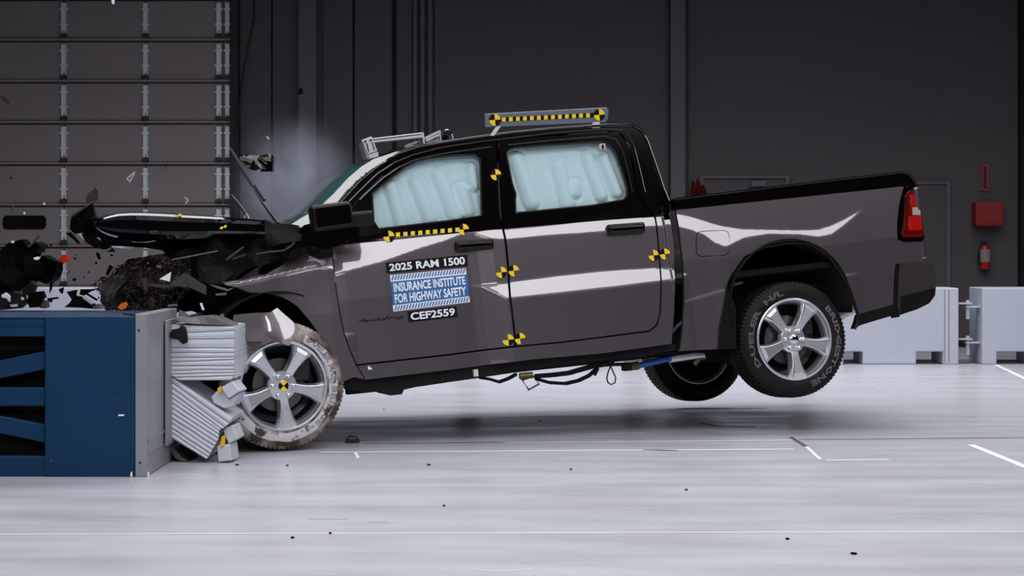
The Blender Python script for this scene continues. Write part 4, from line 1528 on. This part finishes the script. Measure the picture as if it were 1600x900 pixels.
bar = MB().prism([tp(757.5, 178), tp(948, 168), tp(951, 172), tp(950, 186), tp(946, 191), tp(758.5, 199)], (0, .012, 0)).build('target_bar', M['acrylic'], truck, bevel=.002, seg=1)
MB().prism([tp(770, 184), tp(938, 176), tp(938, 183), tp(770, 191)], (0, -.0015, 0)).build('check_strip', M['sblack'], bar)
for i in range(13):
    x = 787 + i * 10.95
    y = 187.0 - (x - 787) * .0495
    MB().prism([tp(x - 2.9, y - 3.2), tp(x + 2.9, y - 3.5), tp(x + 2.9, y + 2.9), tp(x - 2.9, y + 3.2)], (0, -.004, 0)).build('check_square', M['yellow'], bar)
for cx_, cy_ in ((773, 187.5), (936, 179.5)):
    c = tp(cx_, cy_)
    r = 9.3 / 232
    for k in range(4):
        q = [c] + [c + Vector((r * math.cos(R(90 * k + j * 15)), 0, r * math.sin(R(90 * k + j * 15)))) for j in range(7)]
        MB().prism([p + Vector((0, -.002, 0)) for p in q], (0, -.004, 0)).build('target_quadrant', M['yellow'] if k % 2 == 0 else M['sblack'], bar)
MB().prism([tp(766, 212), tp(772, 212), tp(783, 197), tp(777, 196)], (0, .02, 0)).build('bar_foot', M['alu'], bar)
MB().prism([tp(925, 200), tp(937, 200), tp(937, 190), tp(927, 190)], (0, .02, 0)).build('bar_foot', M['alu'], bar)
gy = .45
bk = MB().prism([tp(565, 219, gy), tp(581, 213, gy), tp(590, 236, gy), tp(575, 241, gy)], (0, .02, 0)).build('camera_bracket', M['alu'], truck, bevel=.003, seg=1)
MB().prism([tp(583, 216, gy), tp(660, 207, gy), tp(661, 215, gy), tp(584.5, 223, gy)], (0, .10, 0)).build('cross_bar', M['alu'], bk, bevel=.003, seg=1)
MB().prism([tp(583.5, 217.6, gy - .002), tp(659, 208.8, gy - .002), tp(659.3, 210, gy - .002), tp(584, 219, gy - .002)], (0, .004, 0)).build('bar_groove', M['alloydark'], bk)
MB().prism([tp(659.5, 207, gy), tp(662, 206.8, gy), tp(664, 224, gy), tp(661.5, 224, gy)], (0, .12, 0)).build('bracket_leg', M['alu'], bk)
MB().prism([tp(575, 242, gy), tp(591, 237, gy), tp(592, 245, gy), tp(576, 249, gy)], (0, .08, 0)).build('bracket_base', M['alu'], bk, bevel=.003, seg=1)
MB().prism([tp(566, 222, gy), tp(568, 222, gy), tp(578, 248, gy), tp(573, 248, gy)], (0, .12, 0)).build('bracket_web', M['steel'], bk)
for a, b, r in ((570.5, 221, .012), (579, 219, .012)):
    c = tp(a, b, gy)
    MB().tube([c, c + Vector((0, -.008, 0))], r * .6, 10).build('bracket_bolt', M['ink'], bk)
for q in ([(572, 224), (574, 223.5), (577, 237), (575.5, 237.5)], [(580.5, 223), (582, 222.7), (586, 234), (584.6, 234.6)]):
    MB().prism([tp(a, b, gy - .003) for a, b in q], (0, .004, 0)).build('bracket_slot', M['alloydark'], bk)
mt = MB().prism([tp(665, 214, gy), tp(688, 203, gy), tp(689, 206, gy), tp(666, 217, gy)], (0, .05, 0)).prism([tp(665, 218, gy), tp(686, 209, gy), tp(687, 212, gy), tp(667, 221, gy)], (0, .05, 0))
mt = mt.build('sensor_mount', M['alu'], truck)
MB().prism([tp(686, 204, gy), tp(688, 204, gy), tp(690, 221, gy), tp(688, 222, gy)], (0, .07, 0)).build('mount_plate', M['alu'], mt)
MB().prism([tp(632, 228, gy), tp(640, 224, gy), tp(653, 220, gy), (tp(654, 223, gy)), tp(642, 228, gy), tp(634, 232, gy)], (0, .05, 0)).build('mount_clamp', M['steel'], mt, bevel=.003)
MB().prism([tp(667, 222, gy), tp(686, 216, gy), tp(686, 221, gy), tp(668, 224, gy)], (0, .05, 0)).build('mount_foot', M['steel'], mt)
c = tp(697, 209, gy)
MB().tube([c + Vector((0, -.04, 0)), c + Vector((0, -.03, 0)), c + Vector((0, .05, 0))], [.022, .030, .034], 14).build('sensor_dome', mat('dark_dome', (24, 22, 34), .3, coat=1), mt, smooth=True)
MB().prism([tp(705, 209, gy), tp(707, 209, gy), tp(710, 220, gy), tp(708, 220.5, gy)], (0, .05, 0)).build('mount_plate', M['alu'], mt)
#SPLIT3
# ================================================================== the blue barrier
DB = 9.76
bar_root = empty('crash_barrier', (wx(100, DB), DB + .5, 0))
BI = Matrix.Translation(-Vector(bar_root.location))


def bp(px_, py_, D=DB):
    return BI @ W(px_, py_, D)


def bprism(name, px, D, depth, m, parent=bar_root, bevel=.004):
    return MB().prism([bp(a, b, D) for a, b in px], (0, depth, 0)).build(name, m, parent, bevel=bevel, seg=1)


zb_ = wz(745.5, DB)
bprism('side_panel', [(70, 497.5), (210, 497.5), (210, 745), (70, 745)], DB, .05, M['bluesteel'])
bprism('top_beam', [(-160, 497.5), (69.5, 497.5), (69.5, 526), (-160, 526)], DB + .006, .10, M['bluesteel'])
bprism('end_post', [(-175, 497.5), (-150, 497.5), (-150, 745), (-175, 745)], DB, .11, M['bluesteel'])
bprism('beam_lip', [(-160, 508), (69, 508), (69, 509.5), (-160, 509.5)], DB + .002, .01, M['bluesteel'], bevel=0)
bprism('mid_beam', [(-160, 606), (70, 606), (70, 634.5), (-160, 634.5)], DB + .012, .10, M['bluesteel'])
bprism('bottom_beam', [(-160, 713.5), (72, 713.5), (72, 744), (-160, 744)], DB + .008, .10, M['bluesteel'])
bprism('brace', [(-105, 584.8), (70, 549), (70, 577), (-105, 613.6)], DB + .02, .06, M['bluesteel'])
bprism('brace', [(-105, 629.8), (70, 664), (70, 692), (-105, 655)], DB + .02, .06, M['bluesteel'])
bprism('end_plate', [(211, 490.5), (228.5, 490.5), (229, 745), (211, 745)], DB + .004, .05, M['steel'])
X0, X1 = wx(-160, DB), wx(229.5, DB)
Yb = DB + .86
rx = lambda a: a - bar_root.location.x
ry = lambda a: a - bar_root.location.y
ztop = wz(497.5, DB)
MB().bb((rx(X0), ry(DB + .001), ztop), (rx(wx(209, DB)), ry(Yb), ztop + .012)).build('top_plate', M['bluetop'], bar_root, bevel=.003, seg=1)
MB().bb((rx(wx(210, DB)), ry(DB + .055), .002), (rx(X1), ry(Yb + .02), wz(490.5, DB))).build('right_face', M['steel'], bar_root, bevel=.005, seg=1)
MB().bb((rx(X1) - .001, ry(DB + .02), .13), (rx(X1) + .004, ry(DB + .48), .136)).bb((rx(X1) - .001, ry(DB + .02), .20), (rx(X1) + .006, ry(DB + .5), .212)).build('weld_rib', M['steel'], bar_root)
MB().bb((rx(X0), ry(DB + .13), .002), (rx(wx(205, DB)), ry(Yb - .01), ztop - .01)).build('inner_core', M['matte'], bar_root)
MB().prism([(rx(wx(175, DB)), ry(DB + .25), ztop + .013), (rx(wx(208, DB)), ry(DB + .02), ztop + .013), (rx(wx(209, DB)), ry(DB + .30), ztop + .013)], (0, 0, .004)).build('corner_gap', M['matte'], bar_root)
for a, b in ((217, 516), (219, 723)):
    c = bp(a, b, DB + .004)
    MB().tube([c + Vector((0, .001, 0)), c + Vector((0, -.004, 0))], .006, 10).build('bolt_hole', M['ink'], bar_root)
for a, b, s_ in ((178, 553, .012), (181, 612, .010), (80, 720, .009)):
    c = bp(a, b)
    MB().tube([c + Vector((0, .001, 0)), c + Vector((0, -.004, 0))], s_, 12).build('plug', M['bluesteel'] if s_ > .009 else M['bluetop'], bar_root, smooth=True)
MB().bb(tuple(bp(185, 650) + Vector((0, -.003, 0))), tuple(bp(194, 647.5))).build('paint_chip', M['white'], bar_root)
for a in (205.5, 232):
    c = bp(a, 741)
    MB().prism([c + Vector((-.006, -.006, -.012)), c + Vector((.006, -.006, -.012)), c + Vector((.005, -.006, .014)), c + Vector((-.003, -.006, .014))], (0, .004, 0)).build('paint_chip', M['white'], bar_root)
tag(bar_root, 'blue steel crash barrier with diagonal braces and a grey end face at the left', 'barrier')
# backing plate the honeycomb is fixed to
o = MB().bb((wx(229.7, DB) + .008, 10.22, .12), (wx(229.7, DB) + .024, 11.4, .865)).build('backing_plate', M['steel'], origin=(wx(232, DB), 10.6, .12), bevel=.003)
tag(o, 'thin grey backing plate between the barrier and the crushed blocks', 'plate')

# ------------------------------------------------------------------ crushed aluminium blocks, sheet by sheet
def stack_block(name, label, lines, D, depth, group):
    """lines: successive joint lines (left point, right point) in the photo; one sheet between each pair"""
    cx = sum(l[0][0] + l[1][0] for l in lines) / (2 * len(lines))
    cy = max(max(l[0][1], l[1][1]) for l in lines)
    o0 = W(cx, cy, D)
    root = empty(name, o0)
    tag(root, label, 'honeycomb block', group)
    rr = random.Random(len(lines))
    core = MB()
    for k in range(len(lines) - 1):
        (a0, a1), (b0, b1) = lines[k], lines[k + 1]
        n = 9
        top, bot = [], []
        for i in range(n):
            t = i / (n - 1)
            w1 = noise.noise(Vector((t * 3, k * .8, 2))) * .7
            w2 = noise.noise(Vector((t * 3, (k + 1) * .8, 2))) * .7
            if k == 0:
                w1 *= .5
            top.append((a0[0] + (a1[0] - a0[0]) * t, a0[1] + (a1[1] - a0[1]) * t + w1 + .35))
            bot.append((b0[0] + (b1[0] - b0[0]) * t, b0[1] + (b1[1] - b0[1]) * t + w2 - .35))
        yo = rr.uniform(0, .004)
        v, f = [], []
        for (p, q) in zip(top, bot):
            A, B = W(p[0], p[1], D + yo) - o0, W(q[0], q[1], D + yo) - o0
            m_ = (A + B) / 2
            v += [A + Vector((0, .004, 0)), A * .95 + B * .05, m_ + Vector((0, -.003, 0)), A * .05 + B * .95, B + Vector((0, .004, 0)),
                  B + Vector((0, depth, 0)), A + Vector((0, depth, 0))]
        for i in range(n - 1):
            for j in range(7):
                f.append((i * 7 + j, i * 7 + (j + 1) % 7, (i + 1) * 7 + (j + 1) % 7, (i + 1) * 7 + j))
        f.append(tuple(range(7)))
        f.append(tuple(range((n - 1) * 7, n * 7)))
        MB().add(v, f).build('honeycomb_sheet', M['honey'], root)
    l0, l1 = lines[0], lines[-1]
    P = [W(p[0], p[1], D + .010) - o0 for p in ((l0[0][0] + 1, l0[0][1] + 1), (l0[1][0] - 1, l0[1][1] + 1), (l1[1][0] - 1, l1[1][1] - 1), (l1[0][0] + 1, l1[0][1] - 1))]
    MB().prism(P, (0, depth - .06, 0)).build('glue_core', M['glue'], root)
    return root


ys = [507, 521, 531, 543, 551, 559, 566, 572, 579, 585, 590, 595]
ye = [509.5, 516, 529, 544, 551, 558, 562, 571, 577.5, 582, 587, 594]
L1 = []
for k in range(12):
    xl = [260, 260, 260.5, 261, 261, 261, 262, 263, 264.5, 267, 273, 283][k]
    xr = [365, 366, 366, 366, 366, 366, 366, 366, 366, 366, 365, 361][k]
    L1.append(((xl, ys[k]), (xr, ye[k])))
stack_block('honeycomb_block', 'crushed grey honeycomb block with level sheets, upper one beside the barrier', L1, 10.34, .6, 'crushed honeycomb blocks')
# lower block: sheets slope down to the right
top0, top1 = (262, 584), (362, 653)
bot0, bot1 = (261, 680), (322, 717.5)
L2 = []
n = 12
for k in range(n + 1):
    t = k / n
    a = (262 + (261 - 262) * t, 584 + (680 - 584) * t ** .95)
    rt_ = [(362, 653), (358, 661), (351, 668), (345, 670), (342, 673), (342, 679), (341, 686), (338, 691), (335, 697), (331, 703), (328, 709), (325, 714), (322, 718)][k]
    L2.append((a, rt_))
stack_block('honeycomb_block', 'crushed grey honeycomb block with slanting sheets, lower one beside the barrier', L2, 10.36, .45, 'crushed honeycomb blocks')
# side skin of the upper block and torn cover sheet on top
tag(plate('torn_cover_sheet', [(270, 497), (285, 499), (300, 496), (320, 495), (338, 499), (352, 504), (364, 509), (340, 508), (300, 506), (283, 503)], 10.33, .3, M['coversheet'], amp=.02, seed=31),
    'bent metal cover sheet lying on the upper honeycomb block', 'metal sheet')
tag(plate('torn_side_sheet', [(363, 507), (368, 512), (368, 560), (370, 590), (366, 592), (364, 560), (362, 530)], 10.40, .3, M['honey'], amp=.006, seed=32),
    'narrow bent metal sheet at the right edge of the upper honeycomb block', 'metal sheet')
tag(plate('black_plastic_shard', [(263, 524), (269, 515), (279, 513), (284, 508), (290, 512), (292, 522), (293, 535), (286, 538), (281, 534), (277, 530), (266, 529)], 10.27, .02, M['under'], amp=.012, seed=33),
    'black plastic shard stuck on the face of the upper honeycomb block', 'shard')
# small grey foam cells with yellow tape
def cell(px, side, D, label, tape):
    cx = sum(p[0] for p in px) / 4
    cy = max(p[1] for p in px)
    o0 = W(cx, cy, D)
    r = empty('foam_block', o0)
    MB().prism([W(a, b, D) - o0 for a, b in px], (.02, .16, 0)).build('face_block', M['honey'], r, bevel=.006)
    if side:
        MB().prism([W(a, b, D + .03) - o0 for a, b in side], (.02, .14, 0)).build('side_block', M['honey'], r, bevel=.004)
    MB().prism([W(a, b, D - .012) - o0 for a, b in tape], (0, .04, 0)).build('tape', M['foilyel'], r)
    tag(r, label, 'foam block', 'small grey blocks in front of the tire')


cell([(345, 606), (362, 595), (375, 611), (357, 623)], [(330, 620), (346, 603), (358, 624), (374, 614), (364, 634), (350, 638), (334, 630)], 10.35, 'small tilted grey block with yellow tape against the top of the front tire',
     [(340, 607), (344, 603), (346, 611), (341, 616)])
cell([(347, 670), (363, 664), (371, 685), (357, 694)], None, 10.40, 'small grey block with yellow tape leaning on the lower front tire', [(346, 682), (352, 679), (351, 695), (345, 695)])
cell([(339, 697), (359, 694), (362, 720), (341, 722)], None, 10.38, 'small upright grey block on the floor before the front tire', [(344, 694), (350, 693), (350, 697), (344, 698)])
o = plate('bent_foil_strip', [(262, 686), (266, 684), (272, 700), (284, 714), (296, 721), (286, 722), (274, 716), (265, 704)], 10.42, .25, M['brownfoil'], amp=.01, seed=41)
tag(o, 'curved brown foil strip under the slanting block', 'foil strip')
o = plate('bent_foil_strip', [(266, 684), (300, 702), (326, 717), (334, 700), (340, 690), (342, 700), (336, 716), (330, 721), (296, 721), (276, 706)], 10.84, .1, M['brownfoil'], amp=.02, seed=42)
tag(o, 'crumpled dark brown foil behind the slanting block at the floor', 'foil strip')
o = plate('dark_bracket', [(284, 596), (360, 595), (366, 592), (372, 600), (360, 640), (372, 680), (362, 712), (345, 715), (338, 660), (330, 632), (300, 608)], 10.88, .15, M['under'], amp=.03, seed=43)
tag(o, 'dark crushed metal wedge between the grey blocks and the front tire', 'metal wedge')

# ------------------------------------------------------------------ wreckage above the barrier
def deb(name, label, cat, px, D, th, m, amp=.02, seed=0, group=None, parent=None, **k):
    o = plate(name, px, D, th, M[m], amp=amp, seed=seed, parent=None, **k)
    if parent is None:
        tag(o, label, cat, group)
    return o


deb('grille_fragment', 'large dark torn grille piece standing up left of the hood tip', 'grille piece', [(110, 345), (112, 338), (125, 328), (144, 317), (150, 342), (153, 352), (140, 358), (128, 364), (117, 366), (109, 358)],
    11.3, .05, 'trim', .03, 50)
deb('grille_fragment', 'small pointed dark fragment above the torn grille piece', 'grille piece', [(133, 312), (138, 302), (146, 296), (147, 291), (152, 297), (153, 307), (146, 312), (136, 317)], 11.3, .02, 'wood', .02, 51)
deb('trim_strip', 'thin pale trim strip across the torn grille piece', 'trim strip', [(112, 336), (147, 313), (153, 308), (153, 311), (148, 315), (113, 339)], 11.27, .012, 'liner', .002, 52)
deb('trim_strip', 'thin dark rod hanging from the torn grille piece', 'trim strip', [(104, 364), (110, 363), (124, 379), (122, 381), (112, 372), (105, 367)], 11.25, .02, 'shard', .002, 53)
deb('bumper_chunk', 'largest black bumper chunk above the barrier at the left edge', 'bumper chunk',
    [(-14, 395), (2, 389), (12, 380), (26, 376), (34, 374), (40, 382), (42, 386), (54, 378), (63, 384), (52, 396), (50, 402), (60, 404), (66, 399), (78, 405), (90, 410), (88, 422), (80, 438), (72, 444), (62, 440), (50, 438),
     (40, 448), (26, 456), (10, 462), (-14, 466)], 10.7, .16, 'shard', .05, 54)
deb('mirror_trim', 'small curved pale trim piece above the black bumper chunk', 'trim piece', [(42, 386), (52, 376), (57, 371), (58, 368), (62, 369), (60, 373), (54, 379), (46, 386)], 10.6, .012, 'liner', .006, 55)
deb('mirror_trim', 'small white plastic piece stuck in the black bumper chunk', 'trim piece', [(52, 403), (58, 401), (63, 402), (60, 406), (54, 406)], 10.6, .012, 'white', .004, 56)
deb('lamp_fragment', 'broken red lamp fragment beside the black bumper chunk', 'lamp fragment', [(93, 402), (97, 398), (103, 398), (107, 404), (110, 410), (104, 409), (98, 413), (94, 409)], 10.8, .03, 'shardred', .01, 57)
deb('orange_fragment', 'bright orange plastic fragment lying on the barrier top', 'plastic piece', [(184, 480), (189, 474), (196, 472), (199, 476), (196, 482), (190, 484), (185, 482)], 10.2, .02, 'orange', .008, 58)
deb('clear_shard', 'thin curved clear shard flying in front of the sectional door, left of its middle', 'shard', [(197, 279), (205, 272), (211, 267), (210, 273), (203, 285)], 11.5, .004, 'plastic', .004, 59,
    holes=[[(199.5, 279), (205, 275), (208.5, 271), (207, 275), (202.5, 282)]])
deb('clear_shard', 'small bent clear shard flying above the middle of the hood', 'shard', [(289, 307), (295, 312), (291, 319), (289, 318), (292.5, 313), (288.5, 309)], 11.5, .004, 'plastic', .003, 60)
deb('clear_shard', 'curled clear shard flying above the dark slot window', 'shard', [(17, 326), (20, 321), (22, 322), (19, 327), (19, 332), (22, 334), (18, 333)], 11.5, .004, 'liner', .003, 61)
deb('dark_shard', 'long dark shard flying near the top left corner', 'shard', [(39, 19), (45, 15), (52, 4), (56, 6), (54, 14), (49, 22), (46, 28), (41, 26)], 11.4, .015, 'wood', .01, 62)
deb('dark_shard', 'thin dark sliver flying left of the first door stile', 'shard', [(17, 40), (24, 43), (29, 47), (24, 47), (18, 43)], 11.4, .008, 'wood', .004, 63)
deb('dark_shard', 'dark brown shard cut by the left picture edge', 'shard', [(-3, 150), (8, 151), (14, 157), (15, 165), (10, 162), (3, 155), (-3, 154)], 11.4, .012, 'wood', .006, 64)
deb('dark_shard', 'tiny forked black shard flying before the wide wall post', 'shard', [(465, 147), (467, 139), (470, 137), (473, 140), (474, 148), (471, 146), (468, 148)], 12.0, .006, 'shard', .003, 65)
deb('dark_shard', 'black flake flying just under the torn grille strips', 'shard', [(150, 395), (153, 394), (155, 397), (157, 404), (154, 406), (151, 400)], 11.0, .012, 'shard', .006, 66)
deb('dark_shard', 'black winged flake right under the hood tip', 'shard', [(166, 393), (172, 391), (175, 388), (178, 391), (180, 394), (175, 393), (170, 394)], 11.0, .012, 'shard', .006, 67)
deb('dark_shard', 'black flake floating between the red lamp piece and the barrier', 'shard', [(86, 427), (92, 424), (94, 428), (89, 432), (86, 430)], 10.8, .012, 'shard', .006, 68)
deb('bright_sliver', 'bright white sliver falling at the top edge above the door', 'sliver', [(173.5, -4), (178, -4), (178.5, 4), (177, 7), (174.8, 5)], 11.0, .012, 'white', .001, 69)
deb('bright_sliver', 'small bright sliver in the smoke beside the wall cable', 'sliver', [(416, 213), (418, 213), (421, 217), (419, 218)], 12.2, .004, 'white', .001, 70)
# spotted heap lying on the barrier top
heap = [
    ([(-14, 462), (20, 455), (34, 460), (36, 475), (28, 482), (-14, 486)], 'bumper_chunk', 'under', 10.5, .10, 'dark brown crumpled heap piece at the far left end of the barrier top'),
    ([(36, 450), (48, 440), (56, 446), (52, 456), (40, 462), (34, 458)], 'bumper_chunk', 'under', 10.55, .06, 'dark grey crumpled strip hanging under the largest black chunk'),
    ([(45, 457), (64, 455), (68, 464), (62, 470), (60, 480), (46, 481), (42, 470)], 'bumper_chunk', 'shard', 10.4, .08, 'squat black chunk sitting on the barrier top below the black cloud of wreckage'),
    ([(78, 440), (82, 441), (80, 452), (77, 458)], 'dark_shard', 'shard', 10.6, .02, 'narrow black splinter standing over the squat chunk'),
    ([(91, 452), (99, 449), (97, 459), (94, 457)], 'dark_shard', 'shard', 10.6, .02, 'small black wedge splinter in front of the far white rail'),
    ([(73, 466), (90, 464), (91, 467), (82, 468), (79, 473), (75, 470)], 'dark_shard', 'shard', 10.5, .02, 'flat black splinter lying left of the dark fin heap'),
    ([(61, 468), (74, 470), (76, 480), (70, 482), (62, 481)], 'clear_shard', 'liner', 10.45, .03, 'translucent grey shell fragment on the barrier top'),
    ([(104, 456), (118, 453), (116, 462), (126, 464), (138, 470), (150, 478), (148, 483), (128, 481), (100, 480), (108, 474), (112, 468)], 'bumper_chunk', 'shard', 10.5, .06, 'spiky black heap in the middle of the barrier top'),
    ([(126, 452), (140, 452), (155, 450), (140, 456), (130, 462), (124, 460)], 'dark_shard', 'shard', 10.6, .03, 'black splinter fan above the spiky heap'),
    ([(128, 465), (134, 464), (147, 474), (143, 476)], 'clear_shard', 'plastic', 10.45, .01, 'pale clear splinter leaning on the spiky black heap'),
    ([(136, 458), (152, 468), (150, 470), (134, 460)], 'dark_shard', 'shard', 10.48, .02, 'thin black bar slanting above the pale splinter'),
    ([(150, 446), (166, 440), (176, 430), (190, 424), (196, 440), (184, 452), (176, 470), (180, 482), (164, 484), (156, 470), (158, 456)], 'bumper_chunk', 'mess', 10.7, .12, 'ragged dark brown chunk at the left end of the crushed radiator'),
    ([(2, 461), (9, 457), (16, 463), (15, 472), (10, 466), (3, 465)], 'lens_shell', 'white', 10.35, .012, 'bright white curved lens shell at the left end of the heap'),
    ([(15, 476), (27, 475), (27, 479), (18, 480)], 'lens_shell', 'plastic', 10.35, .01, 'flat bright lens splinter at the left end of the heap'),
    ([(33, 464), (37, 465), (37, 469), (33, 468)], 'lens_shell', 'plastic', 10.35, .01, 'tiny bright lens splinter between the two dark heap pieces'),
    ([(145, 478), (155, 474), (165, 480), (160, 483), (146, 483)], 'lens_shell', 'liner', 10.3, .01, 'grey triangular lens splinter at the right end of the spiky heap'),
    ([(165, 427), (171, 414), (176, 417), (172, 424), (168, 430)], 'dark_shard', 'shard', 10.7, .02, 'black splinter over the ragged end of the crushed radiator'),
    ([(17, 377), (21, 376), (22, 379), (18, 380)], 'clear_shard', 'white', 10.6, .01, 'tiny white chip on top of the largest black chunk'),
    ([(68, 304 + 13), (70, 316), (70, 320), (67, 320)], 'clear_shard', 'white', 11.6, .006, 'tiny white chip flying on the door seam above the slot window'),
    ([(37, 331), (40, 332), (39, 335), (36, 334)], 'clear_shard', 'white', 11.6, .006, 'tiny white chip flying above the right half of the slot window'),
]
for i, (p, nm, mm, D, th, lb) in enumerate(heap):
    cat = {'bumper_chunk': 'bumper chunk', 'dark_shard': 'shard', 'clear_shard': 'shard', 'lens_shell': 'lens piece'}[nm]
    deb(nm, lb, cat, p, D, th, mm, .015, 100 + i)
# loose dark specks in the air: nothing tells them apart
rr = random.Random(21)
src = None
for k, (a, b, r) in enumerate(((17, 278, 2), (69, 393, 1.6), (80, 383, 2), (117, 404, 1.8), (116, 437, 2.8), (150, 411, 2), (117, 436, 1.5), (174, 399, 2), (300, 350, 1.0), (119, 398, 1.2), (107, 425, 1.4), (154, 465, 1.5),
                               (138, 425, 1.6), (131, 433, 1.3), (259, 262, 1.2))):
    if src is None:
        m_ = MB()
        pts = [(math.cos(t * 1.256) * (1 + .3 * math.sin(t * 3)), 0, math.sin(t * 1.256)) for t in range(5)]
        m_.prism(pts, (.2, .6, .1))
        src = m_.build('black_fleck', M['shard'])
        o = src
    else:
        o = src.copy()
        COL.objects.link(o)
    o.location = W(a, b, 11.2)
    o.scale = (r / F * 11.2,) * 3
    o.rotation_euler = (rr.uniform(-.5, .5), rr.uniform(0, 6), rr.uniform(-.5, .5))
    tag(o, 'tiny black fleck flying left of the truck', 'fleck', 'black flecks in the air')
# debris on the floor behind the front wheel
r_ = empty('floor_debris', FL(549, 692))
MB().bb((-.04, -.02, 0), (.03, .02, .022)).build('clip_body', M['wood'], r_, bevel=.005)
MB().tube([(-.03, 0, .02), (-.01, 0, .045), (.03, 0, .04), (.055, 0, .015), (.03, -.01, .008)], .006, 6).build('clip_wire', M['wood'], r_, smooth=True)
MB().prism([(.0, -.02, .0), (.05, -.02, .0), (.055, -.015, .02), (.01, -.015, .025)], (0, .03, 0)).build('clip_tab', M['wood'], r_)
tag(r_, 'small brown metal clip lying on the floor behind the front wheel', 'debris')

# ------------------------------------------------------------------ smoke rising behind the windshield
def smoke():
    bm = bmesh.new()
    bmesh.ops.create_icosphere(bm, subdivisions=4, radius=1)
    me = bpy.data.meshes.new('smoke_cloud')
    bm.to_mesh(me)
    bm.free()
    o = bpy.data.objects.new('smoke_cloud', me)
    COL.objects.link(o)
    o.location = W(458, 290, 14.1)
    o.scale = (.60, .55, .68)
    m = bpy.data.materials.new('smoke')
    m.use_nodes = True
    nt = m.node_tree
    nt.nodes.remove(nt.nodes['Principled BSDF'])
    v = nt.nodes.new('ShaderNodeVolumePrincipled')
    v.inputs['Color'].default_value = (.72, .80, 1, 1)
    v.inputs['Anisotropy'].default_value = .2
    tc = nt.nodes.new('ShaderNodeTexCoord')
    ln = nt.nodes.new('ShaderNodeVectorMath')
    ln.operation = 'LENGTH'
    nt.links.new(tc.outputs['Object'], ln.inputs[0])
    fall = nt.nodes.new('ShaderNodeMapRange')
    fall.interpolation_type = 'SMOOTHSTEP'
    for k, q in (('From Min', .98), ('From Max', .0), ('To Min', 0), ('To Max', 1)):
        fall.inputs[k].default_value = q
    nt.links.new(ln.outputs['Value'], fall.inputs['Value'])
    n = nt.nodes.new('ShaderNodeTexNoise')
    n.inputs['Scale'].default_value = 1.6
    n.inputs['Detail'].default_value = 4
    n.inputs['Distortion'].default_value = .6
    nt.links.new(tc.outputs['Object'], n.inputs['Vector'])
    r2 = nt.nodes.new('ShaderNodeMapRange')
    for k, q in (('From Min', .38), ('From Max', .72), ('To Min', .15), ('To Max', 1.6)):
        r2.inputs[k].default_value = q
    nt.links.new(n.outputs['Fac'], r2.inputs['Value'])
    mu = nt.nodes.new('ShaderNodeMath')
    mu.operation = 'MULTIPLY'
    nt.links.new(fall.outputs[0], mu.inputs[0])
    nt.links.new(r2.outputs[0], mu.inputs[1])
    m2 = nt.nodes.new('ShaderNodeMath')
    m2.operation = 'MULTIPLY'
    m2.inputs[1].default_value = 2.1
    nt.links.new(mu.outputs[0], m2.inputs[0])
    nt.links.new(m2.outputs[0], v.inputs['Density'])
    nt.links.new(v.outputs[0], nt.nodes['Material Output'].inputs['Volume'])
    me.materials.append(m)
    tag(o, 'thin blue grey smoke drifting up behind the windshield', 'smoke', kind='stuff')


smoke()
